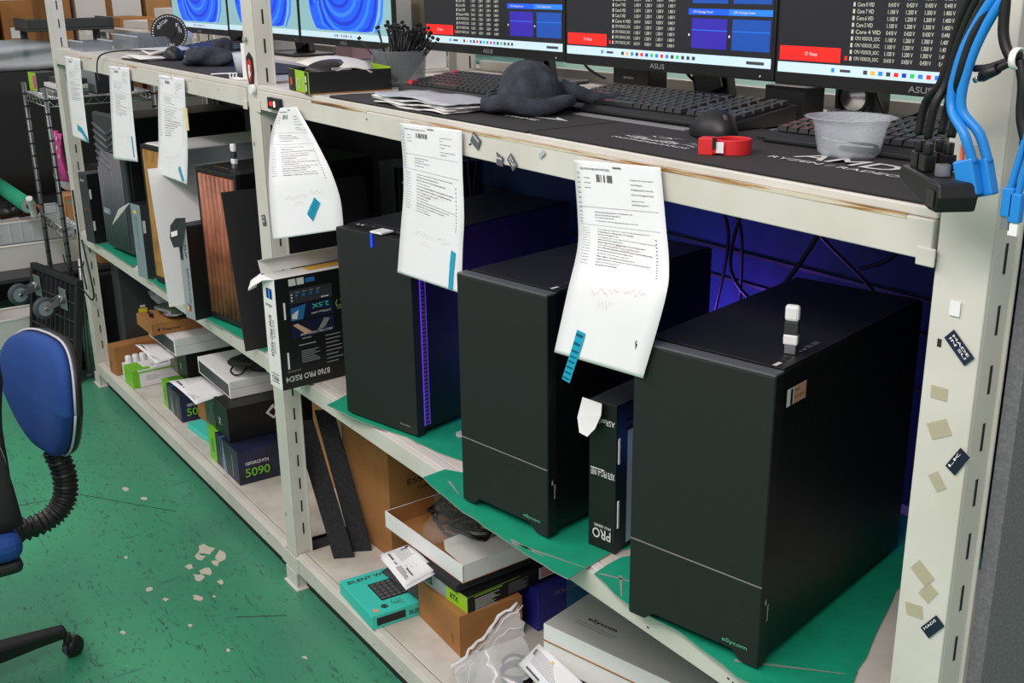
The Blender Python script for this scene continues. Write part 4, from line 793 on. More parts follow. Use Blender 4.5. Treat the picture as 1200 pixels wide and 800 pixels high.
# monitors
def screen_ui(f, W, H, x_extra=0):
    f.r(0, 0, W, H, 'scr_dark', 1); f.r(0, 0, W, .016, 'scr_task', 2)
    for i, m in enumerate(['scr_grey', 'scr_or', 'scr_blue2', 'scr_grey', 'scr_red', 'scr_pet3', 'scr_gr', 'scr_blue2', 'scr_red', 'scr_pet2', 'scr_grey', 'scr_gr', 'scr_grey', 'scr_grey', 'scr_grey']): f.r(W*.31+i*.0138, .005, .0075, .006, m, 3)
    f.r(W*.20, .005, .006, .006, 'scr_blue2', 3); f.r(W*.23, .006, .02, .004, 'scr_grey', 3); f.r(W*.9, .005, .04, .005, 'scr_grey', 3)
    f.r(.003, .019, .122, .022, 'scr_red', 2); f.t(.055, .026, 'O Stop', .025, .007, 'white', k=3)
    for r_ in range(26):
        z = .024+r_*.0098
        if z > H-.01: break
        f.r(.142, z, .004, .006, 'scr_txt', 2); f.t(.15, z, ('Core %d VID' % (r_ % 8)) if r_ > 3 else 'CPU VDDCR_SOC', .03 if r_ > 4 else .045, .006, 'scr_txt')
        for c in range(4): f.t(.205+c*.031, z, ('1.%d00 V' if r_ % 4 else '0.4%d0 V') % (c+1), .018, .006, 'scr_txt')
        if r_ in (0, 11): f.r(.133, z, .005, .006, 'scr_red', 2)
    for rr in range(3):
        for cc in range(2):
            x = W*.645+cc*.098; z = .026+rr*.075; m = 'scr_blue' if (cc+rr) % 2 or rr > 0 else 'scr_vio'
            f.r(x+.006, z, .086, .050, m, 2); f.r(x-.003, z+.056, .098, .010, 'scr_blue2' if (cc + rr) % 3 else 'scr_pet', 2); f.t(x+.008, z+.058, 'CPU Package Power', .05, .005, 'white', k=3); f.r(x+.006, z+.03, .086, .001, 'scr_blue2', 3); f.r(x-.002, z+.02, .004, .004, 'white', 3)
def screen_wall(f, W, H):
    f.r(0, 0, W, H, 'scr_wall', 1); f.r(0, 0, W, .016, 'scr_task', 2)
    for i in range(8): f.r(W*.40+i*.014, .005, .007, .006, ['scr_blue2', 'scr_grey', 'scr_or', 'scr_blue2'][i % 4], 3)
    cx, cz = W*.5, .115
    def arc(r0, r1, a0, a1, m, k, ox=0, oz=0, e=.8, n=14):
        A = [a0+(a1-a0)*i/n for i in range(n+1)]
        for q0, q1 in zip(A, A[1:]):
            P = [(cx+ox+rr*math.cos(q)*1.12, max(.022, cz+oz+rr*math.sin(q)*e)) for rr, q in ((r0, q0), (r0, q1), (r1, q1), (r1, q0))]
            f.poly(P[::-1], m, k)
    arc(.0, .19, 0, 2*PI, 'scr_pet', 2, n=30)
    for i in range(7): arc(.04+.021*i, .053+.021*i, PI*(1.0-.07*i), PI*(1.95+.05*i), ['scr_pet2', 'scr_pet3'][i % 2], 3+i*.3, ox=.012*i-.03, oz=-.006*i+.03)
    for i in range(5): arc(.05+.02*i, .062+.02*i, PI*(.1+.1*i), PI*(1.15), ['scr_pet3', 'scr_pet2'][i % 2], 6+i*.3, ox=-.05, oz=.02)
def monitor(label, x0, x1, y, zb, ui, rz=0, group='monitors on the worktop', stand='v', brand=True):
    W = x1-x0; H = .335; t = thing('monitor', label, 'monitor', ((x0+x1)/2, y+.10, TZ+ (.0)), rz, group); oz = zb-TZ; h = W/2
    mb = MB(); mb.box((-h, -.10, oz), (h, -.088, oz+H), 'black'); mb.box((-h*.75, -.088, oz+.03), (h*.75, -.05, oz+H*.8), 'black'); mb.build('housing', t, .002)
    mb = MB(); f = Face(mb, (-h+.006, -.1003, oz+.020), (1, 0, 0), (0, 0, 1), .0003); ui(f, W-.012, H-.028); mb.build('screen', t)
    mb = MB(); f = Face(mb, (-h, -.1003, oz), (1, 0, 0), (0, 0, 1), .0005)
    if brand: f.t(h-.022, .005, 'ASUS', .040, .009, 'logogrey'); f.r(W-.03, .006, .003, .003, 'logo'); mb.build('badge', t)
    if stand == 'v':
        mb = MB(); mb.box((-.13, -.055, 0), (.13, .085, .008), 'black'); mb.build('stand_base', t, .004)
        mb = MB(); mb.prism([(-.04, 0), (.055, 0), (.02, .14), (-.075, .14)], (0.0, .03, .008), (1, 0, 0), (0, 0, 1), -.022, 'black'); mb.build('stand_neck', t, .003)
        mb = MB(); mb.box((.02, .028, .010), (.085, .0335, .10), 'greypc', Matrix.Rotation(math.radians(-22), 4, 'Y') @ Matrix.Translation((-.03, -.012, 0))); mb.build('stand_panel', t, .002)
    else:
        mb = MB(); mb.box((-.11, -.05, 0), (.11, .09, .008), 'black'); mb.build('stand_base', t, .003)
        mb = MB(); mb.box((-.03, .02, .008), (.03, .045, .16), 'black'); mb.build('stand_neck', t, .003)
    return t
monitor('dark dashboard monitor, left of the three in the right bay', -2.412, -1.853, .40, 1.389, screen_ui)
monitor('dark dashboard monitor in the middle of the right bay, above the black mouse', -1.850, -1.290, .40, 1.3875, screen_ui)
monitor('dark dashboard monitor nearest the blue cables', -1.287, -.727, .40, 1.3855, screen_ui)
monitor('monitor with pale teal desktop and blue swirl, right of the middle post', -3.135, -2.570, .40, 1.378, screen_wall)
monitor('monitor with pale teal desktop and blue swirl, half hidden by the middle post', -3.705, -3.142, .40, 1.378, screen_wall)
monitor('leftmost monitor with pale teal desktop and blue swirl, beside the round black fan', -4.275, -3.712, .40, 1.375, screen_wall)

# keyboards
def keyboard(label, loc, rz, W=.44, D=.15, red=False, rise=.018):
    t = thing('keyboard', label, 'keyboard', loc, rz, 'keyboards on the worktop')
    mb = MB(); pf = [(0, 0), (D, 0), (D, .012+rise), (.01, .014), (0, .008)]
    mb.prism(pf, (0, 0, .0), (0, 1, 0), (0, 0, 1), W, 'keyboard'); mb.build('body', t, .002)
    mb = MB(); p = (W-.02)/22; sl = math.atan(rise/D); M0 = Matrix.Rotation(sl, 4, 'X')
    for r_ in range(6):
        y = .018+r_*.0215; x = .01
        while x < W-.012:
            wk = p
            if r_ == 0 and .09 < x < .11: wk = p*5
            if abs(x-(W*.70)) < p*.5 or abs(x-W*.86) < p*.5: x += p*.55; continue
            z = .0135 + rise*(y/D)
            mb.add([(x+.0005, y, z), (x+wk-.0012, y, z), (x+wk-.0012, y+.019, z+.002), (x+.0005, y+.019, z+.002), (x+.002, y+.002, z+.0065), (x+wk-.0028, y+.002, z+.0065), (x+wk-.0028, y+.016, z+.008), (x+.002, y+.016, z+.008)], [(4,5,6,7), (0,1,5,4), (1,2,6,5), (2,3,7,6), (3,0,4,7)], 'redk' if red and r_ in (0, 5) and x < .02 else 'key'); x += wk
    o = mb.build('keycaps', t); o['kind'] = 'stuff'
    mb = MB(); mb.box((.005, -.0015, .003), (W-.005, .0005, .0075), 'pcedge'); mb.build('front_edge', t, .0005)
    return t
M('redk', 'c8202c', .4)
keyboard('black keyboard with two red keys, beside the bin of cable ties', (-2.13, .165, TZ+.001), 2, red=True)
keyboard('black keyboard in front of the middle monitor, beside the crumpled hat', (-1.652, .215, TZ+.003), 2)
keyboard('black keyboard behind the clear plastic tub', (-1.115, .195, TZ+.003), 3, .43)
keyboard('small black keyboard under the leftmost monitor', (-3.80, .24, TZ+.001), 0, .40, .13)
mb = MB(); mb.box((-1.55, .19, TZ+.003), (-1.27, .208, TZ+.005), 'logogrey', None); tag(mb.build('plastic_strip'), 'thin translucent grey strip before the middle keyboard', 'strip')
# mouse, as one smooth shell with wheel
def mouse(label, loc, rz, mat='black'):
    t = thing('computer_mouse', label, 'mouse', loc, rz); rows = []
    for i in range(13):
        th = PI*i/12; row = []
        for j in range(25):
            a = 2*PI*j/24; x = .055*math.sin(th)*math.cos(a)*(1+.08*math.cos(a)); y = .031*math.sin(th)*math.sin(a); z = .036*math.cos(th)*(1-.25*math.cos(a)*math.sin(th)); row.append((x, y, max(z, -.004)+.0045))
        rows.append(row)
    mb = MB(); mb.grid(rows, mat); mb.build('shell', t)
    mb = MB(); mb.cyl((-.033, -.003, .028), (-.033, .003, .028), .008, 'rubber', 14); mb.build('wheel', t)
    mb = MB(); f = Face(mb, (.02, -.01, .0395), (0, 1, 0), (-1, 0, 0), 0); f.t(0, 0, 'ELECOM', .016, .004, 'logogrey'); mb.build('lettering', t)
mouse('black computer mouse left of the red tape cutter', (-1.195, .178, TZ+.003), 160)
mouse('black computer mouse on the left bay worktop beside the dark cloth', (-3.42, .11, TZ+.003), 170)
cable('cord', 'black mouse cord running from the mouse to the keyboard', 'cord', [(-1.135, .205, 1.333), (-1.10, .235, 1.331), (-1.085, .30, 1.332), (-1.12, .36, 1.331)], .002, 'cord')
# red tape cutter
t = thing('tape_cutter', 'bright red plastic tape cutter with a white tape tail', 'tape cutter', (-1.068, .070, TZ+.003), 28)
t.scale = (.72, .72, .9)
mb = MB(); n = 28; out = [(.032*math.cos(2*PI*i/n)+.012, .032*math.sin(2*PI*i/n)) for i in range(n)]; vs = []
for r_ in (.034, .028):
    for z in (0, .022):
        for i in range(n): vs.append((r_*math.cos(2*PI*i/n)+.014, r_*math.sin(2*PI*i/n)+.02, z))
fs = []
for i in range(n):
    j = (i+1) % n; fs += [(i, j, n+j, n+i), (2*n+j, 2*n+i, 3*n+i, 3*n+j), (n+i, n+j, 3*n+j, 3*n+i), (j, i, 2*n+i, 2*n+j)]
mb.add(vs, fs, 'red'); mb.build('ring', t, .0012)
mb = MB(); mb.box((-.040, -.022, 0), (-.012, .006, .025), 'red'); mb.box((-.012, -.021, .002), (-.006, .004, .018), 'red'); mb.build('arm', t, .0015)
mb = MB(); mb.box((-.006, -.020, .004), (.008, -.0195, .020), 'white'); mb.build('tape_tail', t); mb = MB(); mb.box((-.0125, -.0235, .010), (-.006, -.018, .026), 'black'); mb.build('blade', t)
# clear tub with three faint sticks
t = thing('plastic_tub', 'clear plastic tub standing on the lettered desk mat', 'tub', (-.952, .182, TZ+.0032), 12)
mb = MB(); mb.lathe([(0, .0005), (.034, .0005), (.0405, .006), (.0475, .040), (.0495, .042), (.0515, .050), (.060, .0505), (.060, .0515), (.0505, .0515), (.0485, .043), (.0465, .041), (.0395, .0075), (.034, .0018), (0, .0018)], (0, 0, 0), 'frostt', 44, sy=.88) if 'frostt' in MATS else None
M('frostt', 'e4ecf2', .18, alpha=.27)
mb = MB(); mb.lathe([(0, .0005), (.034, .0005), (.0405, .006), (.0475, .040), (.0495, .042), (.0515, .050), (.060, .0505), (.060, .0515), (.0505, .0515), (.0485, .043), (.0465, .041), (.0395, .0075), (.034, .0018), (0, .0018)], (0, 0, 0), 'frostt', 44, sy=.88); mb.build('tub', t)
for i, (a, b) in enumerate((((-.030, -.018, .022), (.018, .0, .014)), ((-.022, .004, .012), (.030, .012, .013)))):
    mb = MB(); mb.tube([a, b], .0011, 'logo', 6); tag(mb.build('thin_rod'), ['thin pale rod lying in the tub, the slanting one', 'thin pale rod lying flat in the tub'][i], 'rod'); bpy.data.objects['thin_rod' if i == 0 else 'thin_rod.001'].location = V((-.952, .182, TZ+.004))
# crumpled dark hat
ht = thing('knit_hat', 'crumpled charcoal fabric hat lying on the desk mat', 'hat', (-1.63, .15, TZ+.0035), 0)
def cloth(name, c, r, seed, mat, parent, amp=.16, n=40, m=22, zmin=.0, lean=(0, 0)):
    rnd = random.Random(seed); W_ = [(rnd.randint(1, 4), rnd.uniform(0, 6), rnd.uniform(.5, 1)) for _ in range(5)]; W2 = [(rnd.randint(5, 9), rnd.uniform(0, 6)) for _ in range(3)]; rows = []
    for i in range(m+1):
        th = PI*i/m; row = []
        for j in range(n+1):
            a = 2*PI*(j % n)/n; k = 1+amp*math.sin(th)*sum(s*math.sin(q*a+p+2.2*th) for q, p, s in W_)/2.2 + amp*.25*math.sin(th)*sum(math.sin(q*a+p-3*th) for q, p in W2)/2
            z = c[2]+r[2]*k*math.cos(th); t_ = (z-zmin)/(2*r[2]); row.append((c[0]+r[0]*k*math.sin(th)*math.cos(a)+lean[0]*t_, c[1]+r[1]*k*math.sin(th)*math.sin(a)+lean[1]*t_, max(z, zmin)))
        rows.append(row)
    mb = MB(); mb.grid(rows, mat); return mb.build(name, parent, sub=1)
cloth('crown', (0, .0, .028), (.070, .058, .060), 11, 'hat', ht, .14, lean=(.0, .01))
mb = MB(); rr = []; N = 26
for i in range(N+1): a = PI*(-.95+1.35*i/N); rr.append((.082*math.cos(a)*(1+.1*math.sin(3*a)), .070*math.sin(a), .019+.005*math.sin(4*a)))
mb.tube(rr, .014, 'hat', 10, True, [.004+.012*math.sin(PI*min(1, (i+1)/(N+1))) for i in range(N+1)]); mb.build('brim', ht)
mb = MB(); mb.tube(smooth_pts([(.03, .05, .045), (.06, .075, .030), (.075, .11, .018), (.085, .14, .020)]), .012, 'hat', 10, True); mb.build('ear_flap', ht)
# pile of folded white bags
for q in range(4):
    mb = MB(); rnd = random.Random(20+q); rows = []
    for i in range(9):
        row = []
        for j in range(13): u, v = j/12, i/8; row.append((-1.955+.27*u+rnd.uniform(-.004, .004)+.012*q*v, .012+.105*v+rnd.uniform(-.004, .004), TZ+.0042+q*.0055+rnd.uniform(0, .002)+.0025*math.sin(9*u+q)))
        rows.append(row)
    mb.grid(rows, ['white', 'offwhite', 'white', 'silverpanel'][q]); tag(mb.build('folded_bag', None, solid=.0018), ['lowest folded white bag in the flat pile on the desk mat', 'second folded bag from the bottom of the flat pile', 'third folded bag in the flat pile', 'greyish folded bag on top of the flat pile left of the hat'][q], 'bag', 'folded plastic bags on the desk mat')
# open box with grey part
bx = thing('open_box', 'open black and lime cardboard box holding a pale grey plastic part', 'box', (-2.345, .012, TZ), -8)
sx, sy, sz = .145, .185, .046
mb = MB(); mb.box((0, 0, 0), (sx, sy, .002), 'kraft'); mb.box((0, 0, .002), (sx, .002, sz), 'limeb'); mb.box((0, .002, .002), (.002, sy, sz), 'black'); mb.box((sx-.002, .002, .002), (sx, sy, sz), 'black'); mb.box((.002, sy-.002, .002), (sx-.002, sy, sz+.004), 'limeb'); mb.build('carton', bx)
mb = MB(); f = Face(mb, (0, 0, 0), (1, 0, 0), (0, 0, 1)); f.r(0, 0, sx*.35, sz, 'black'); f.r(sx*.85, 0, sx*.15, sz, 'black'); f.t(sx*.45, .01, 'RTX', .03, .02, 'logo', k=3); f.r(sx*.88, .006, .010, .014, 'logo', 2); f.r(sx*.88, .024, .010, .014, 'logo', 2); f.r(sx*.1, .012, .014, .016, 'orange', 2); mb.build('print', bx)
pt = thing('cover_part', 'pale grey curved plastic part lying across the open black box', 'plastic part', (-2.36, .10, TZ+.050), -18)
pt.scale = (.85, .85, .8)
mb = MB(); rows = []
for i in range(9):
    u = i/8; rows.append([(.19*v, (.03+.075*math.sin(PI*min(1, .25+.6*v)))*(u-.5)*1.6+.05*v, .018*math.cos(PI*(u-.5)*.9)+.006*math.sin(v*4)-.012*v*v) for v in [j/12 for j in range(13)]])
mb.grid(rows, 'offwhite'); mb.build('shell', pt, solid=.004)
mb = MB(); mb.box((.13, .0, -.006), (.19, .05, .002), 'steel'); mb.build('hinge', pt, .002)
blob('foam_lump', 'black lump of packing inside the open black and lime box', 'packing', (-2.255, .075, TZ+.040), (.050, .062, .026), 'cord', 8, amp=.1)
# bin of cable ties
bn = thing('clear_bin', 'round clear plastic bin packed with black cable ties', 'bin', (-2.275, .250, TZ), 0)
mb = MB(); mb.lathe([(0, .001), (.052, .001), (.058, .006), (.063, .074), (.064, .076), (.062, .076), (.0565, .008), (.051, .003), (0, .003)], (0, 0, 0), 'smoky', 36); mb.build('bin', bn)
rnd = random.Random(9); tie0 = None
for i in range(88):
    mb = None
    if tie0 is None:
        m_ = MB(); m_.tube([(0, 0, 0), (0, .002, .06), (0, .006, .120)], .0018, 'cord', 5); o = thing('cable_tie', 'thin black cable tie standing in the clear bin among many others', 'cable tie', (0, 0, 0), 0, 'cable ties in the clear bin'); m_.build('strap', o)
        m_ = MB(); m_.box((-.003, .003, .123), (.003, .009, .130), 'cord'); m_.build('head', o); tie0 = o
    else:
        o = tie0.copy(); COL.objects.link(o)
        for ch in tie0.children: c = ch.copy(); COL.objects.link(c); c.parent = o
    a = rnd.uniform(0, 2*PI); r_ = .042*math.sqrt(rnd.random()); tx, ty = rnd.uniform(-.4, .8), rnd.uniform(-.6, .3)
    o.location = (-2.275+r_*math.cos(a)*.6, .250+r_*math.sin(a)*.6, TZ+.006+rnd.uniform(-.0, .012)); o.rotation_euler = (ty*.6-.05, tx*.75, rnd.uniform(0, 6) if i % 3 == 0 else 0)
    k = rnd.uniform(.70, 1.0); o.scale = (1, 1, k)
# speaker
t = thing('small_speaker', 'small black desktop speaker with a silver cone', 'speaker', (-1.212, .505, TZ), 12)
mb = MB(); mb.box((-.036, 0, 0), (.036, .07, .072), 'black'); mb.build('cabinet', t, .012, 4)
mb = MB(); mb.lathe([(.029, .0), (.027, .004), (.024, .0)], (0, -.003, .036), 'keyboard', 28, 'y'); mb.build('rim', t); mb = MB(); mb.lathe([(.0, -.002), (.012, -.001), (.023, .003)], (0, -.0035, .036), 'chrome', 28, 'y'); mb.build('cone', t)
cable('cord', 'thin black cord arching down beside the small speaker', 'cord', [(-1.155, .49, 1.39), (-1.145, .48, 1.37), (-1.13, .48, 1.345), (-1.14, .49, 1.33)], .0025, 'cord')
cable('cord', 'thick black video cable hanging below the nearest monitor', 'cord', [(-1.045, .47, 1.40), (-1.05, .48, 1.375), (-1.075, .50, 1.35), (-1.13, .54, 1.332)], .0045, 'cord')
for i, (x, c) in enumerate(((-1.63, 'black cord drooping behind the stand of the middle monitor'), (-1.58, 'second black cord drooping behind the middle stand'), (-1.95, 'black cord drooping behind the hat'))):
    cable('cord', c, 'cord', [(x, .50, 1.42), (x+.015, .52, 1.37), (x+.04, .55, 1.345), (x-.01, .57, 1.35)], .0035, 'cord')
# packing card with logo behind the hat
t = thing('black_card_box', 'small black box with a tiny white mark behind the hat', 'box', (-1.82, .50, TZ)); mb = MB(); mb.box((0, 0, 0), (.11, .05, .07), 'keyboard'); mb.build('carton', t, .002)
mb = MB(); Face(mb, (0, 0, 0), (1, 0, 0), (0, 0, 1)).t(.035, .03, 'MAXSUN', .03, .005, 'logo'); mb.build('print', t)
t = thing('router_box', 'glossy black box with white brand mark left of the small speaker', 'box', (-1.325, .42, TZ)); mb = MB(); mb.box((0, 0, 0), (.085, .05, .055), 'keyboard'); mb.build('carton', t, .002)
mb = MB(); Face(mb, (0, 0, 0), (1, 0, 0), (0, 0, 1)).t(.03, .010, 'ASRock', .035, .007, 'logo'); mb.build('print', t)

# ---- left bay worktop
for i, (x, y, z, r, lb) in enumerate(((-3.66, .02, 0, 4, 'lowest white envelope on the left bay worktop'), (-3.65, .03, .006, -6, 'middle white envelope on the left bay worktop'), (-3.67, .04, .012, 9, 'creased white envelope on top of the left bay pile'))):
    mb = MB(); rows = [[(-.0+.24*j/6, .16*k/4, TZ+.004+z+(.014*abs(math.sin(PI*j/6*1.5)) if i == 2 else .001)) for j in range(7)] for k in range(5)]; mb.grid(rows, 'white' if i < 2 else 'offwhite')
    o = mb.build('envelope', None, solid=.003); o.location = (x, y, 0); o.rotation_euler[2] = math.radians(r); tag(o, lb, 'envelope', 'white envelopes on the left bay worktop')
cl = thing('dark_cloth', 'crumpled dark grey cloth on the left bay worktop', 'cloth', (-3.16, .12, TZ+.0035)); cloth('heap', (0, 0, .02), (.10, .065, .028), 41, 'hat', cl, .2); cloth('fold', (-.02, .06, .035), (.04, .03, .035), 44, 'hat', cl, .2)
t = thing('round_fan', 'round black disc with white lettering round its rim, left bay', 'fan', (-3.90, .26, TZ), 72)
mb = MB(); mb.cyl((0, 0, .062), (0, .012, .062), .060, 'black', 36); mb.cyl((0, -.006, .062), (0, 0, .062), .018, 'cord', 24); mb.box((-.02, .0, 0), (.02, .03, .006), 'black'); mb.build('disc', t)
mb = MB()
for k in range(40):
    a = 2*PI*k/40; f = Face(mb, (0.054*math.cos(a), -.0008, .062+.054*math.sin(a)), (1, 0, 0), (0, 0, 1)); f.r(-.0025, -.0025, .005, .004, 'logo')
for a0, s_ in ((150, 'BSOP'), (40, 'FAN')):
    for k, ch in enumerate(s_): a = math.radians(a0-k*17); f = Face(mb, (.037*math.cos(a), -.0008, .062+.037*math.sin(a)), (1, 0, 0), (0, 0, 1)); f.t(-.005, -.006, ch, .009, .012, 'logo')
Face(mb, (-.012, -.0008, .013), (1, 0, 0), (0, 0, 1)).t(0, 0, 'LIN', .024, .013, 'logo'); mb.build('lettering', t)
t = thing('small_box', 'small white box standing against the middle post on the left worktop', 'box', (-2.665, .03, TZ), 8); mb = MB(); mb.box((0, 0, 0), (.06, .05, .085), 'white'); mb.build('carton', t, .002)
t = thing('plastic_cup', 'translucent plastic cup beside the small white box', 'cup', (-2.80, .095, TZ)); mb = MB(); mb.lathe([(0, .001), (.026, .001), (.034, .055), (.0335, .055), (.0255, .003), (0, .003)], (0, 0, 0), 'frost', 26); mb.build('cup', t)
t = thing('plastic_cup', 'taller pale cup behind the plastic cup, against the small white box', 'cup', (-2.735, .10, TZ)); mb = MB(); mb.box((-.018, -.018, 0), (.018, .018, .075), 'frost'); mb.build('cup', t, .004)
for i in range(3): cable('cord', ['white cord lying furthest forward before the plastic cup', 'white cord looping beside the plastic cup', 'white cord ending at the middle post'][i], 'cord', [(-2.83+.02*i, .01+.012*i, 1.328), (-2.76, .03+.01*i, 1.333), (-2.70, .012+.008*i, 1.328), (-2.62, .004+.01*i, 1.329)], .002, 'white')
def clearbox(label, loc, rz, sx, sy, sz, content='logogrey', n=8):
    t = thing('clear_organizer', label, 'container', loc, rz); mb = MB(); mb.box((0, 0, 0), (sx, sy, .002), 'frost'); mb.box((0, 0, .002), (sx, .002, sz), 'smoky'); mb.box((0, sy-.002, .002), (sx, sy, sz), 'smoky'); mb.box((0, .002, .002), (.002, sy-.002, sz), 'smoky'); mb.box((sx-.002, .002, .002), (sx, sy-.002, sz), 'smoky'); mb.box((-.003, -.003, sz), (sx+.003, .002, sz+.004), 'frost'); mb.box((-.003, sy-.002, sz), (sx+.003, sy+.003, sz+.004), 'frost'); mb.build('container', t)
    return t
clearbox('clear organizer nearest the left post on the worktop', (-4.28, .02, TZ), 0, .18, .10, .03)
clearbox('taller clear organizer behind the white envelopes', (-4.20, .15, TZ), 0, .30, .14, .05)
for i in range(6): mb = MB(); mb.cyl((-4.15+.04*i, .22, TZ+.003), (-4.15+.04*i, .22, TZ+.04), .012, 'greypc'); tag(mb.build('jar'), ['leftmost', 'second', 'third', 'fourth', 'fifth', 'rightmost'][i] + ' small dark grey jar in the taller clear organizer', 'jar', 'jars in the clear organizer')
blob('bubble_bag', 'clear bubble wrap bag beside the round black disc', 'bag', (-4.03, .33, TZ+.035), (.09, .05, .033), 'frost', 14, amp=.25)
cable('cord', 'black cord drooping over the front edge of the left bay', 'cord', [(-3.45, .12, 1.35), (-3.60, .04, 1.352), (-3.75, -.012, 1.335), (-3.80, -.02, 1.29), (-3.77, -.025, 1.25)], .0025, 'cord')
mb = MB(); mb.box((-3.45, .48, TZ), (-3.43, .60, TZ+.09), 'oak'); 
bk = 0
for i in range(9):
    m2 = MB(); x = -3.855+i*.032; m2.box((x, .50, TZ), (x+.027, .58, TZ+.085-.01*(i % 3)), ['offwhite', 'limeb', 'logogrey', 'white', 'oak'][i % 5]); tag(m2.build('catalogue', None, .001), ['cream', 'lime', 'grey', 'white', 'tan'][i % 5] + ' catalogue spine under the teal monitors, ' + ['first', 'second', 'third', 'fourth', 'fifth', 'sixth', 'seventh', 'eighth', 'ninth'][i] + ' from the left', 'catalogue', 'catalogues behind the left bay monitors')
for i, (x, c, s_) in enumerate(((-3.115, 'pinkish', 'wallpink'), (-2.70, 'white', 'white'))):
    M('wallpink', 'b99aa8', .6)
    carton('small_box', c + ' small box under the teal monitor right of the middle post', 'box', (x, .50, TZ), 2, (.10, .07, .06), s_)

# ================================================================ hub and cables on the corner post
t = thing('usb_hub', 'black cable hub fixed to the corner post, cables plugged on top', 'hub', (-.633, -.078, 1.352), -32)
mb = MB(); mb.prism([(-.052, .012), (.032, -.004), (.05, -.004), (.054, .012), (.050, .026), (-.048, .030), (-.056, .022)], (0, .018, 0), (1, 0, 0), (0, 0, 1), .042, 'black'); mb.build('body', t, .003)
mb = MB(); mb.box((.028, -.0255, .0), (.047, -.0245, .018), 'keyboard'); mb.build('end_socket', t, .001)
for i in range(4):
    x, y = -.032+(i % 2)*.022, -.012+(i//2)*.022; mb = MB()
    mb.box((x-.008, y-.006, .029), (x+.008, y+.006, .046), 'keyboard'); mb.cyl((x, y, .046), (x, y, .058), .0055, 'keyboard', 10); mb.build('plug', t, .001)
mb = MB(); mb.box((.012, -.012, .028), (.022, .0, .040), 'steel'); mb.build('metal_plug', t)
t.scale = (.9, .9, .9)
hubp = lambda x, y, z: V((-.633, -.078, 1.352)) + Matrix.Rotation(math.radians(-32), 3, 'Z') @ V((x, y, z))
for i in range(4):
    p = hubp(-.032+(i % 2)*.022, -.012+(i//2)*.022, .057)
    cable('cable', ['thick black cable rising from the hub, outermost', 'thick black cable rising from the hub, second in the bundle', 'thick black cable rising from the hub, behind the front pair', 'thick black cable rising from the hub, closest to the blue pair'][i], 'cable', [p, p+V((.004, 0, .03)), V((-.646+.008*i, -.074-.003*i, 1.46)), V((-.637+.008*i, -.074-.003*i, 1.50)), V((-.620+.008*i, -.078, 1.54)), V((-.58+.008*i, -.08, 1.60))], .0042, 'cord', 'black cables above the hub', 8)
for i in range(2):
    p = hubp(.030, .004+.014*i, .026)
    mb = MB(); mb.box((-.010, -.006, 0), (.010, .006, .034), 'bluecable', Matrix.Translation(p+V((.012, .004, -.016))) @ Matrix.Rotation(math.radians(-18), 4, 'Y')); tag(mb.build('cable_plug', None, .002), ['bright blue plug at the end of the hub, front one', 'bright blue plug at the end of the hub, rear one'][i], 'plug')
    cable('cable', ['bright blue cable curving up past the corner post, left strand', 'bright blue cable curving up past the corner post, right strand'][i], 'cable', [p+V((.010, .004, .014)), p+V((0, 0, .04)), V((-.627+.010*i, -.082, 1.44)), V((-.624+.011*i, -.082, 1.48)), V((-.608+.010*i, -.080, 1.52)), V((-.575+.010*i, -.08, 1.57))], .0046, 'bluecable', 'blue cables above the hub', 10)
cable('cable', 'thin orange and red wire beside the hub', 'cable', [hubp(.02, .01, .03), hubp(.014, .012, .05), hubp(.022, .01, .06)], .0018, 'orange')
cable('cable', 'thick black cable drooping over the right corner post into a tie', 'cable', [(-.590, -.08, 1.58), (-.587, -.08, 1.533), (-.585, -.08, 1.505), (-.577, -.08, 1.488), (-.568, -.08, 1.484)], .0048, 'cord', None, 8)
cable('cable', 'black charging cable whose metal tip points left over the post', 'cable', [(-.568, -.082, 1.484), (-.580, -.082, 1.478), (-.592, -.082, 1.471), (-.602, -.082, 1.466)], .0032, 'cord', None, 8)
cable('cable', 'black cable with thick sleeve, upper of the two pointing left', 'cable', [(-.568, -.076, 1.488), (-.582, -.076, 1.482), (-.598, -.076, 1.476), (-.612, -.076, 1.474)], .0032, 'cord', None, 8)
mb = MB(); mb.tube([(-.585, -.082, 1.476), (-.600, -.082, 1.468)], .0052, 'cord', 8); mb.tube([(-.600, -.082, 1.468), (-.6065, -.082, 1.464)], .0028, 'chrome', 8); tag(mb.build('cable_plug'), 'black plug with bare metal tip hanging before the corner post', 'plug')
mb = MB(); mb.lathe([(.008, -.003), (.0095, -.003), (.0095, .003), (.008, .003), (.008, -.003)], (-.569, -.08, 1.485), 'white', 18, 'x'); tag(mb.build('cable_tie_ring'), 'white tie holding the black cables at the right edge', 'tie')
cable('cable', 'black braided cable bundle at the right edge below the white tie', 'cable', [(-.568, -.078, 1.484), (-.562, -.078, 1.465), (-.560, -.078, 1.440), (-.556, -.078, 1.425), (-.545, -.078, 1.40)], .005, 'cord', None, 8)
for i in range(2):
    x = -.560+.008*i; z = .004*i
    t = thing('cable_plug', ['darker blue plug hanging at the right edge, left one', 'brighter blue plug hanging at the right edge, right one'][i], 'plug', (x, -.08, 1.340-z))
    mb = MB(); mb.box((-.0055, -.004, .008), (.0055, .004, .034), 'bluecable'); mb.build('grip', t, .001); mb = MB(); mb.box((-.0045, -.002, -.004), (.0045, .002, .008), 'steel' if i == 0 else 'white'); mb.build('connector', t)
    cable('cable', ['bright blue cable running up from the left hanging plug', 'bright blue cable running up from the right hanging plug'][i], 'cable', [(x, -.08, 1.372-z), (x+.004, -.08, 1.395), (x+.012, -.08, 1.43), (x+.03, -.08, 1.46)], .0034, 'bluecable', None, 8)
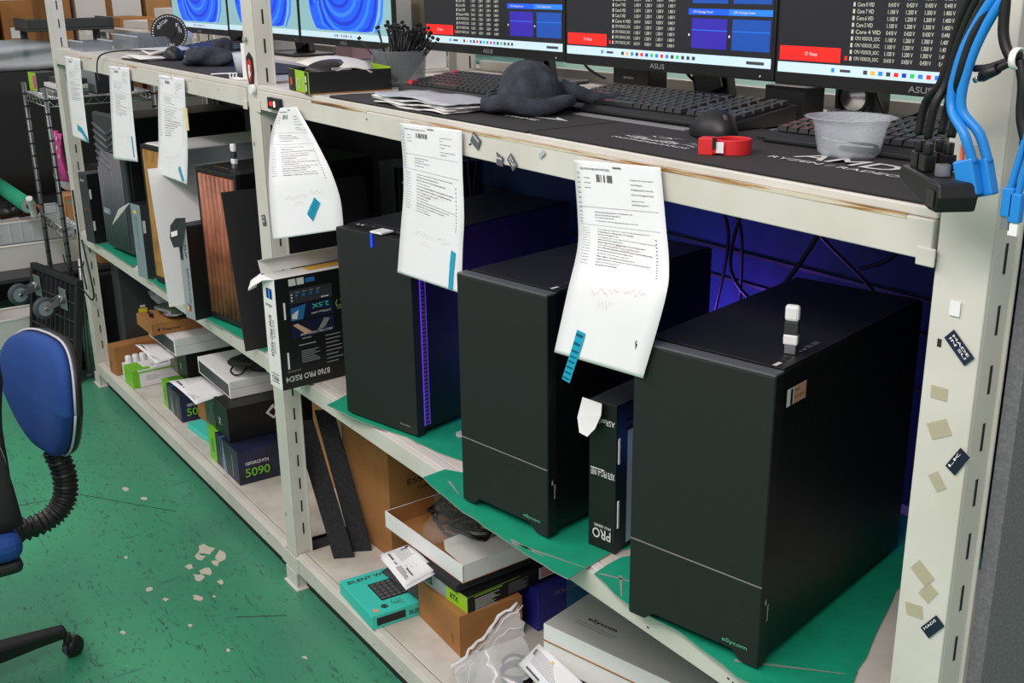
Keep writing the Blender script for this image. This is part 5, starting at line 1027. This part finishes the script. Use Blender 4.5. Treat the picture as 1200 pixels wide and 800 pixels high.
cable('cable', 'short multicoloured wire at the right edge beside the partition', 'cable', [(-.585, .08, 1.27), (-.580, .10, 1.24), (-.575, .14, 1.265), (-.57, .2, 1.30)], .004, 'cord')
mb = MB(); mb.tube([(-.581, .088, 1.2478), (-.579, .104, 1.2420)], .0048, 'orange', 8); tag(mb.build('wire_sleeve'), 'orange sleeve on the wire beside the grey partition', 'sleeve')

# ================================================================ BEHIND THE RACK
bh = thing('work_table', 'long pale table with green mats behind the shelving', 'table', (-3.0, .75, 0))
mb = MB(); mb.box((-3.9, 0, 1.285), (2.25, .75, 1.31), 'cream'); mb.build('tabletop', bh, .003)
for x in (-3.85, -1, 2.15):
    for y in (.03, .68): mb = MB(); mb.box((x, y, 0), (x+.05, y+.05, 1.285), 'cream'); mb.build('leg', bh)
mb = MB(); mb.box((-2.9, .82, 1.3105), (-.3, 1.42, 1.318), 'matgreen'); tag(mb.build('cutting_mat'), 'dull green mat on the table behind the monitors', 'mat')
mb = MB(); mb.box((-3.8, .82, 1.3105), (-2.95, 1.4, 1.316), 'matgreen'); tag(mb.build('cutting_mat'), 'second dull green mat on the table, behind the hat', 'mat')
for i, (x, y, w_, h_, m_) in enumerate(((-6.85, .80, .40, .05, 'kraft'), (-6.4, .82, .42, .04, 'offwhite'), (-5.9, .80, .45, .06, 'kraftl'), (-5.35, .85, .5, .10, 'white'), (-4.7, .95, .35, .14, 'greypc'), (-4.3, 1.18, .4, .16, 'kraft'), (-3.88, .84, .25, .18, 'white'), (-6.8, 1.12, .5, .09, 'white'), (-6.2, 1.15, .7, .13, 'kraftl'))):
    carton('parcel', ['flat brown parcel farthest left on the rear table', 'flat off white parcel on the rear table', 'flat light brown parcel on the rear table behind the disc', 'white carton on the rear table behind the leftmost monitor', 'grey carton on the rear table', 'brown carton on the rear table behind the teal monitors', 'tall white carton on the rear table', 'white carton at the far end of the rear table', 'light brown carton near the far end of the rear table'][i], 'parcel', (x, y, 1.3105), random.uniform(-8, 8), (w_, .2, h_), m_)
pm = thing('large_machine', 'large pale grey machine at the top left beyond the worktop', 'machine', (-6.95, 1.53, 0))
mb = MB(); mb.box((0, 0, 1.415), (1.35, .5, 1.75), 'offwhite'); mb.build('body', pm, .02); mb = MB(); mb.box((-.03, -.02, 1.42), (.06, .1, 1.7), 'amber'); mb.build('corner_guard', pm, .01); mb = MB(); mb.box((.2, .1, 0), (1.1, .4, 1.415), 'greypc'); mb.build('stand', pm)
ps = thing('poster', 'blue poster with a grey shape behind the bin of cable ties', 'poster', (-3.245, 1.03, 1.42)); mb = MB(); mb.box((0, 0, 0), (.16, .004, .22), 'bluecable'); mb.build('sheet', ps)
mb = MB(); f = Face(mb, (0, 0, 0), (1, 0, 0), (0, 0, 1)); f.poly([(0, 0), (.16, 0), (.16, .09), (.12, .05), (.09, .08), (.05, .06), (.03, .10), (0, .06)], 'logogrey'); f.poly([(.06, .11), (.09, .10), (.085, .15)], 'redp', 2); mb.build('print', ps)
M('taupe', '8f8474', .85, noise=.3, nscale=12)
mb = MB(); rows = [[(-3.75+.045*j, 1.10+.025*math.sin(j*1.3), z) for j in range(22)] for z in (1.3115, 1.6, 2.1)]; mb.grid(rows, 'taupe'); tag(mb.build('curtain', None, solid=.003), 'taupe curtain hanging behind the bin of cable ties', 'curtain')

# ================================================================ LEFT BACKGROUND
# wire rack beside the shelving
wr = thing('wire_rack', 'chrome wire rack with slotted posts beside the left end of the shelving', 'rack', (-5.06, 0, 0))
for x in (0, .375):
    for y in (0, .42):
        mb = MB(); mb.cyl((x, y, 0), (x, y, 1.16), .010, 'darksteel', 12)
        for k in range(22): mb.lathe([(.0106, k*.052+.02), (.0106, k*.052+.027)], (x, y, 0), 'slot', 12)
        mb.build('post', wr)
for z in (1.12, .60, .25):
    mb = MB()
    for y in (0, .42): mb.tube([(0, y, z), (.375, y, z)], .004, 'chrome', 6); mb.tube([(0, y, z-.03), (.375, y, z-.03)], .003, 'chrome', 6); mb.tube([(.0+.375*i/12, y, z-.03*(i % 2)) for i in range(13)], .002, 'chrome', 5)
    for x in (0, .375): mb.tube([(x, 0, z), (x, .42, z)], .004, 'chrome', 6); mb.tube([(x, 0, z-.03), (x, .42, z-.03)], .003, 'chrome', 6); mb.tube([(x, .42*i/14, z-.03*(i % 2)) for i in range(15)], .002, 'chrome', 5)
    for i in range(15): mb.tube([(.012+.025*i, 0, z+.004), (.012+.025*i, .42, z+.004)], .0018, 'chrome', 5)
    mb.build('wire_shelf', wr)
carton('small_colour_box', 'small lime and dark box on the top of the wire rack', 'box', (-5.05, .02, 1.128), 5, (.10, .08, .075), 'greypc', faces={'-y': 'limeb'}, prints=lambda mb, a, b, c: FRONT(mb, a, b, c).r(a*.6, .01, a*.35, c*.7, 'pink'))
for i in range(3): mb = MB(); mb.box((-4.92+.0*i, .03+.02*i, 1.128+.022*i), (-4.70, .17, 1.146+.022*i), ['steel', 'offwhite', 'greypc'][i]); tag(mb.build('hard_drive', None, .003), ['grey flat drive at the bottom of the stack on the wire rack', 'pale flat drive in the middle of the stack on the wire rack', 'dark flat drive on top of the stack on the wire rack'][i], 'drive', 'drives stacked on the wire rack')
carton('dark_box', 'dark grey box behind the drives on the wire rack', 'box', (-4.92, .20, 1.128), 0, (.22, .15, .12), 'greypc', faces={'-y': 'silverbox'})
carton('small_carton', 'small brown carton at the middle level of the wire rack', 'box', (-4.86, .06, .608), 5, (.14, .2, .075), 'kraft', faces={'+z': 'green'})
carton('small_carton', 'small brown carton on the wire rack, left of the other carton', 'box', (-5.02, .06, .608), 0, (.12, .2, .09), 'kraftl')
t = blob('black_bag', 'black bag on the small carton on the wire rack', 'bag', (-4.79, .16, .765), (.07, .09, .075), 'blacksoft', 15, amp=.2)
t = blob('clear_bag', 'crumpled clear bag on the middle level of the wire rack', 'bag', (-5.0, .13, .745), (.045, .07, .042), 'frost', 16, amp=.35)
t = thing('shopping_bag', 'pink and white patterned bag hanging inside the wire rack', 'bag', (-4.88, .045, .78), 0)
mb = MB(); rows = [[(0+.02*j, .0+.012*math.sin(j*1.1+i), .0+.05*i) for j in range(9)] for i in range(5)]; mb.grid(rows, 'pink'); mb.build('cloth', t, solid=.003)
mb = MB(); f = Face(mb, (0, -.016, 0), (1, 0, 0), (0, 0, 1)); rnd = random.Random(2)
for i in range(16): x, z = rnd.uniform(.0, .14), rnd.uniform(.0, .18); f.poly([(x, z), (x+.02, z+.006), (x+.024, z+.02), (x+.006, z+.014)], 'white')
mb.build('pattern', t)
t = thing('heat_gun', 'pale grey handle lying over the edge of the wire rack', 'tool', (-5.10, -.03, .625), -20, None, 0, -35)
mb = MB(); mb.tube(smooth_pts([(-.04, 0, -.02), (0, 0, 0), (.05, 0, .012), (.07, 0, .016)]), .014, 'offwhite', 12, True); mb.build('handle', t)
t = thing('teal_roll', 'teal roll of sheet lying beside the wire rack', 'roll', (-5.93, -.02, .615), 0)
mb = MB(); mb.cyl((0, 0, 0), (.70, .0, 0), .034, 'green', 24); mb.build('roll', t); mb = MB(); mb.cyl((.70, 0, 0), (.708, .0, 0), .030, 'silverbox', 20); mb.cyl((.708, 0, 0), (.711, .0, 0), .012, 'greypc', 14); mb.build('end_cap', t)
lb = thing('storage_bench', 'low dark bench holding bins at the far left', 'bench', (-6.0, -.30, 0))
mb = MB(); mb.box((.02, .05, .245), (.62, 1.05, .262), 'greypc'); mb.build('shelf', lb)
for x in (.02, .59):
    for y in (.05, 1.02): mb = MB(); mb.box((x, y, 0), (x+.03, y+.03, .245), 'steel'); mb.build('leg', lb)
cb_ = thing('dark_cabinet', 'tall dark cabinet under the black cloth at the far left', 'cabinet', (-6.48, -.24, 0)); mb = MB(); mb.box((0, 0, 0), (.45, .95, 1.10), 'greypc'); mb.build('body', cb_, .004)
def tray(label, loc, rz, sx, sy, sz, mat, fl=.01, ribs=False, name='storage_tray'):
    t = thing(name, label, 'tray', loc, rz); mb = MB(); o = fl
    a = [(o, o, 0), (sx-o, o, 0), (sx-o, sy-o, 0), (o, sy-o, 0), (0, 0, sz), (sx, 0, sz), (sx, sy, sz), (0, sy, sz)]
    mb.add(a, [(3,2,1,0), (0,1,5,4), (1,2,6,5), (2,3,7,6), (3,0,4,7)], mat); mb.build('body', t, .012, 3, solid=.004)
    mb = MB(); mb.tube([(0, 0, sz), (sx, 0, sz), (sx, sy, sz), (0, sy, sz), (0, 0, sz)], .006, mat, 8); mb.build('rim', t)
    if ribs:
        for i in range(7): mb = MB(); mb.box((sx-.001, .03+i*.05, .01), (sx+.005, .035+i*.05, sz), mat); mb.build('rib', t)
    return t
tray('white storage tray under the clear tray at the far left', (-5.95, -.20, .263), 0, .40, .46, .115, 'offwhite')
tray('clear ribbed tray of red and black tools at the far left', (-5.93, -.19, .385), 0, .37, .43, .10, 'frost', ribs=True)
tray('lower white storage tray near the floor at the far left', (-5.355, -.34, .004), 0, .20, .30, .13, 'offwhite')
for i, (dx, dy, dz, m1) in enumerate(((.22, .06, .07, 'redp'), (.25, .17, .085, 'keyboard'), (.20, .26, .075, 'orange'))):
    t = thing('power_tool', ['red and black tool at the near end of the clear tray', 'black tool with orange cap in the middle of the clear tray', 'tool with bright orange end in the clear tray'][i], 'tool', (-5.93+dx, -.19+dy, .425+dz))
    mb = MB(); mb.cyl((0, -.05, 0), (0, .04, .006), .028, 'keyboard', 14); mb.build('body', t); mb = MB(); mb.cyl((0, .041, .006), (0, .06, .008), .020, m1, 14); mb.build('collar', t); mb = MB(); mb.cyl((0, -.075, -.002), (0, -.051, 0), .017, 'redp' if i != 2 else 'orange', 14); mb.build('cap', t)
mb = MB(); mb.box((-5.9, -.16, .389), (-5.6, .2, .43), 'kraftl'); tag(mb.build('cardboard_liner'), 'orange brown cardboard lining the bottom of the clear tray', 'cardboard')
carton('cardboard_box', 'brown cardboard box under the teal roll at the far left', 'box', (-6.1, -.2, .263), 0, (.14, .5, .26), 'kraft') if False else None
carton('cardboard_box', 'brown cardboard box behind the wire rack, right of the clear tray', 'box', (-5.56, .30, .263), 0, (.14, .2, .22), 'kraft')
carton('cardboard_box', 'brown cardboard box under the teal roll at the far left', 'box', (-5.85, -.36, 0), 0, (.16, .12, .578), 'kraft')
# tall clutter block: black draped cloth, bag, boxes
bc = thing('black_cloth', 'large black cloth draped over a tall stack at the far left', 'cloth', (-5.995, -.22, .62)); mb = MB(); rows = []
mb.box((-.40, .02, .484), (-.02, .9, .515), 'blacksoft'); mb.build('bundle', bc, .01, 3)
mb = MB(); rows = [[(.01+.012*math.sin(j*.9+i*.3), -.02+.052*j, -.08+.119*i) for j in range(19)] for i in range(6)]; mb.grid(rows, 'blacksoft'); mb.build('drape', bc, solid=.006)
bb = blob('plastic_bag', 'large crumpled clear plastic bag on the black cloth at the far left', 'bag', (-6.16, .16, 1.21), (.16, .33, .072), 'frost', 21, n=32, m=20, amp=.3)
t = thing('document_tray', 'dark grey tray with raised sides above the clear plastic bag', 'tray', (-6.30, .24, 1.322), 0); mb = MB(); mb.box((0, 0, 0), (.3, .42, .012), 'greypc'); mb.box((0, 0, .012), (.3, .015, .06), 'greypc'); mb.box((0, .405, .012), (.3, .42, .06), 'greypc'); mb.box((.285, .015, .012), (.3, .405, .06), 'greypc'); mb.build('tray', t, .004)
for k in (0, 1):
    mb = MB(); mb.box((.02, .02+.36*k, -.186), (.05, .05+.36*k, 0), 'greypc'); mb.build('support', t)
fs_ = thing('stock_shelf', 'far shelf stacked with brown cartons at the left end of the room', 'shelf', (-7.6, -1.4, 0))
for z in (.4, .85, 1.2, 1.62): mb = MB(); mb.box((0, 0, z), (.5, 4.0, z+.02), 'steel'); mb.build('shelf_board', fs_)
for y in (0, 1.98, 3.96): mb = MB(); mb.box((.502, y, 0), (.54, y+.04, 2.1), 'steel'); mb.build('upright', fs_)
names = ['first', 'second', 'third', 'fourth', 'fifth', 'sixth', 'seventh', 'eighth', 'ninth']
rnd = random.Random(33)
for r_, z in enumerate((.4205, .8705, 1.2205, 1.6405)):
    y = -1.3
    for k in range(8):
        wd = rnd.uniform(.34, .44); hh = rnd.uniform(.22, .30)
        carton('stock_carton', rnd.choice(['brown', 'plain brown']) + ' carton on the far shelf, ' + ['bottom', 'second', 'third', 'top'][r_] + ' row, ' + names[k] + ' from the left', 'box', (-7.55, y, z), 0, (.42, wd, hh), ['kraft', 'kraftl', 'kraft', 'offwhite'][rnd.randint(0, 3)], group='cartons on the far shelf', prints=lambda mb, a, b, c: (RIGHT(mb, a, b, c).r(b*.45, 0, .04, c, 'kraftd').r(b*.1, c*.1, .09, .06, 'white', 2)))
        y += wd+.03
        if y > 2.1: break
t = thing('handheld_device', 'grey handheld device with dark screen standing before the far cartons', 'device', (-6.30, -.16, 1.42), 20); mb = MB(); mb.box((0, 0, -.05), (.03, .10, .22), 'silverbox'); mb.build('body', t, .008); mb = MB(); mb.box((.031, .01, .13), (.034, .09, .20), 'darkgreen'); mb.build('screen', t); mb = MB(); mb.box((-.02, .0, -.282), (.02, .1, -.05), 'greypc'); mb.build('stand', t)
mb = MB(); mb.box((-6.75, .0, 1.47), (-6.2, .3, 1.50), 'white'); mb.box((-6.62, .12, .0), (-6.56, .16, 1.47), 'white'); tag(mb.build('white_shelf', None, .003), 'white shelf end at the top left corner', 'shelf')
# dolly
M('dollyblack', '1d1e20', .6)
dl = thing('platform_dolly', 'black ribbed platform dolly stood on edge, its casters facing out', 'dolly', (-4.95, -.165, .0), 10.5)
DW, DH = .45, .43; T0 = Matrix.Rotation(math.radians(-9), 4, 'X')
mb = MB(); mb.box((0, .0, .004), (DW, .03, .028), 'dollyblack', T0); mb.box((0, .0, DH-.024), (DW, .03, DH), 'dollyblack', T0); mb.box((0, 0, .028), (.024, .03, DH-.024), 'dollyblack', T0); mb.box((DW-.024, 0, .028), (DW, .03, DH-.024), 'dollyblack', T0); mb.box((.024, .022, .028), (DW-.024, .03, DH-.024), 'dollyblack', T0); mb.build('platform', dl, .003)
mb = MB()
for i in range(1, 9): x = .024+(DW-.048)*i/9; mb.box((x-.0025, .004, .028), (x+.0025, .0215, DH-.024), 'greypc', T0)
for i in range(1, 5): z = .028+(DH-.052)*i/5; mb.box((.024, .003, z-.0025), (DW-.024, .0215, z+.0025), 'greypc', T0)
mb.build('ribs', dl)
for k, (x, z) in enumerate(((.085, .345), (.335, .335))):
    c = thing('x', 'x', 'x'); 
    for pn in ('label', 'category'): del c[pn]
    c.name = 'caster'; c.parent = dl; c.location = T0 @ V((x, 0, z))
    mb = MB(); mb.box((-.032, -.004, -.045), (.032, .0, .045), 'steel'); mb.build('plate', c, .002)
    mb = MB(); mb.cyl((0, -.004, 0), (0, -.024, 0), .020, 'steel', 14)
    for xx in (-.019, .0165): mb.prism([(-.020, -.018), (-.020, .014), (-.085, -.012), (-.085, -.030)], (xx, 0, 0), (0, 1, 0), (0, 0, 1), .0025, 'steel')
    mb.build('fork', c)
    mb = MB(); mb.lathe([(.014, -.0125), (.040, -.0125), (.045, -.008), (.045, .008), (.040, .0125), (.014, .0125)], (0, -.082, -.022), 'rubber', 30, 'x'); mb.lathe([(.0, .0128), (.030, .0132)], (0, -.082, -.022), 'wheel', 24, 'x'); mb.lathe([(.030, -.0132), (.0, -.0128)], (0, -.082, -.022), 'wheel', 24, 'x'); mb.cyl((-.022, -.082, -.022), (.022, -.082, -.022), .006, 'chrome', 10); mb.build('wheel', c)
cable('cord', 'black cord draped down the leftmost post', 'cord', [(-4.43, -.006, .80), (-4.40, -.012, .66), (-4.42, -.012, .52), (-4.38, -.014, .42)], .0035, 'cord')
cable('cord', 'black cord running from the wire rack to the leftmost post', 'cord', [(-4.68, -.02, .50), (-4.60, -.03, .475), (-4.50, -.02, .49), (-4.42, -.012, .50), (-4.38, -.012, .53)], .003, 'cord')
cable('cord', 'black cord hanging down to the tied loop at the leftmost post', 'cord', [(-4.36, -.012, .62), (-4.30, -.014, .50), (-4.28, -.014, .42), (-4.33, -.014, .39), (-4.42, -.014, .40), (-4.52, -.014, .40)], .0035, 'cord')
t = thing('folding_trolley', 'black folded trolley with silver legs behind the dolly', 'trolley', (-4.56, .02, 0))
mb = MB(); mb.tube([(0, -.03, .02), (-.02, .0, .50)], .008, 'steel', 10); mb.build('leg', t); mb = MB(); mb.cyl((0, -.045, .012), (0, -.015, .012), .012, 'rubber', 12); mb.build('foot', t); mb = MB(); mb.box((-.06, .03, .02), (-.03, .30, .42), 'blacksoft'); mb.build('bag', t, .01)
mb = MB(); mb.tube(smooth_pts([(-.02, -.0, .12), (.03, .0, .14), (.05, 0, .12)]), .005, 'chrome', 8); mb.build('handle', t)

# white tube frame at the left edge
t = thing('tube_chair', 'white bent tube leg of a chair at the left edge', 'chair', (-5.0, -.38, 0))
mb = MB(); mb.tube(smooth_pts([(-.15, .02, .42), (-.12, .02, .18), (-.05, .03, .05), (.06, .05, .03), (.18, .10, .03)]), .012, 'offwhite', 12); mb.build('frame', t)
for x, y in ((-.05, .03), (.14, .08)): mb = MB(); mb.cyl((x, y-.012, .012), (x, y+.012, .012), .012, 'greypc', 12); mb.build('wheel', t)
mb = MB(); mb.box((-.32, -.25, .42), (-.1, .05, .45), 'blacksoft'); mb.build('seat', t, .01)

# ================================================================ OFFICE CHAIR
oc = thing('office_chair', 'office chair with blue backrest and black corrugated stem, at the left edge', 'chair', (-2.52, -.86, 0))
O = V((-2.52, -.86, 0))
ang = math.radians(12); wdir = V((math.cos(ang), math.sin(ang), 0)); nrm = V((math.sin(ang), -math.cos(ang), 0)); C0 = V((-2.47, -.548, .698)) - O; tilt = V((0, 0, 1)) - nrm*.10; tilt.normalize()
def outline(s, n=48):
    pts = []
    for i in range(n):
        a = 2*PI*i/n; c, q = math.cos(a), math.sin(a); x = math.copysign(abs(c)**.62, c); z = math.copysign(abs(q)**.62, q); wd = .165*(1-.04*z) if z > 0 else .165*(1+.40*z); pts.append((x*wd*s, z*.132*s))
    return pts
def pad(off0, off1, bulge, s, mat, name):
    mb = MB(); rows = []
    for k, (sc_, off) in enumerate(((0.001, off1+bulge), (.4, off1+bulge*.95), (.7, off1+bulge*.75), (.9, off1+bulge*.35), (.98, off1), (1.0, (off0+off1)/2), (.985, off0), (.5, off0), (0.001, off0))):
        rows.append([C0 + wdir*x*1.0 + tilt*z + nrm*(off + .03*(x/.175)**2) for x, z in (lambda o: o+[o[0]])(outline(s*sc_))])
    mb.grid(rows, mat); return mb.build(name, oc)
pad(.0, .022, .020, 1.0, 'blue', 'backrest'); pad(-.018, -.001, .0, 1.03, 'black', 'back_shell')
mb = MB(); mb.tube([C0 + wdir*x + tilt*z + nrm*(-.001+.03*(x/.175)**2) for x, z in (lambda o: o+[o[0]])(outline(1.02))], .0028, 'silverpanel', 8); mb.build('piping', oc)
# corrugated bellows
p = smooth_pts([V((-2.47, -.560, .565))-O, V((-2.465, -.548, .50))-O, V((-2.46, -.560, .44))-O, V((-2.46, -.605, .405))-O, V((-2.46, -.69, .395))-O], 18)
mb = MB(); mb.tube(p, .026, 'blackr' if 'blackr' in MATS else 'black', 20, True, [.024+.0045*math.sin(i*PI*.75) for i in range(len(p))]); mb.build('bellows', oc)
mb = MB(); mb.box((-.20, -.22, .385), (.24, .175, .415), 'black'); mb.build('seat_pan', oc, .03, 3)
mb = MB(); mb.box((-.21, -.23, .415), (.25, .18, .475), 'blue'); mb.build('seat_cushion', oc, .028, 4)
mb = MB(); mb.cyl((0, 0, .10), (0, 0, .385), .025, 'black'); mb.cyl((0, 0, .05), (0, 0, .11), .045, 'black'); mb.build('gas_column', oc)
for k in range(5):
    a = math.radians(93+72*k); d = V((math.cos(a), math.sin(a), 0)); q = V((-d.y, d.x, 0))
    mb = MB(); e = d*.275; vs = []
    for (s_, wd, z0, z1) in ((.03, .028, .055, .105), (.20, .021, .062, .094), (.275, .017, .062, .088)):
        for sx_, zz in ((-1, z0), (1, z0), (1, z1), (-1, z1)): vs.append(d*s_+q*wd*sx_+V((0, 0, zz)))
    mb.add(vs, [(0,1,2,3)] + [(4*i+j, 4*i+(j+1) % 4, 4*i+4+(j+1) % 4, 4*i+4+j)[::-1] for i in range(2) for j in range(4)] + [(11,10,9,8)], 'black'); mb.build('leg', oc, .008, 3)
    c = bpy.data.objects.new('caster', None); COL.objects.link(c); c.parent = oc; c.location = e+d*.0; c.rotation_euler[2] = a+.5
    for sgn in (-1, 1): mb = MB(); mb.lathe([(0, sgn*.018), (.018, sgn*.017), (.0245, sgn*.011), (.025, sgn*.003), (.0, sgn*.003)], (.014, 0, .025), 'black', 24, 'y'); mb.build('wheel', c)
    mb = MB(); mb.cyl((0, 0, .03), (0, 0, .066), .010, 'black', 12); mb.lathe([(.026, -.006), (.028, 0), (.026, .006)], (.014, 0, .025), 'rubber', 20, 'y'); mb.build('stem', c)
# black jacket over the seat side
jk = thing('black_jacket', 'black jacket hanging beside the blue backrest at the left edge', 'jacket', (-2.36, -.72, .4755))
mb = MB(); rows = []
for i in range(15):
    v = i/14; z = .0 + .44*(1-v); row = []
    for j in range(13):
        u = j/12; wd = .05+.012*math.sin(v*7)+.03*(v < .25)*(.25-v)*4*-1; row.append((.03*math.sin(u*5+v*4)+.02, -.11+(wd+.105)*u+.006*math.sin(v*11), max(z, 0.002)))
    rows.append(row)
mb.grid(rows, 'blacksoft'); mb.build('cloth', jk, solid=.02)
mb = MB(); mb.tube(smooth_pts([(.055, -.02, .24), (.06, .02, .21), (.055, .035, .15), (.05, .03, .08)]), .0008, 'logogrey', 5); mb.build('seam', jk)
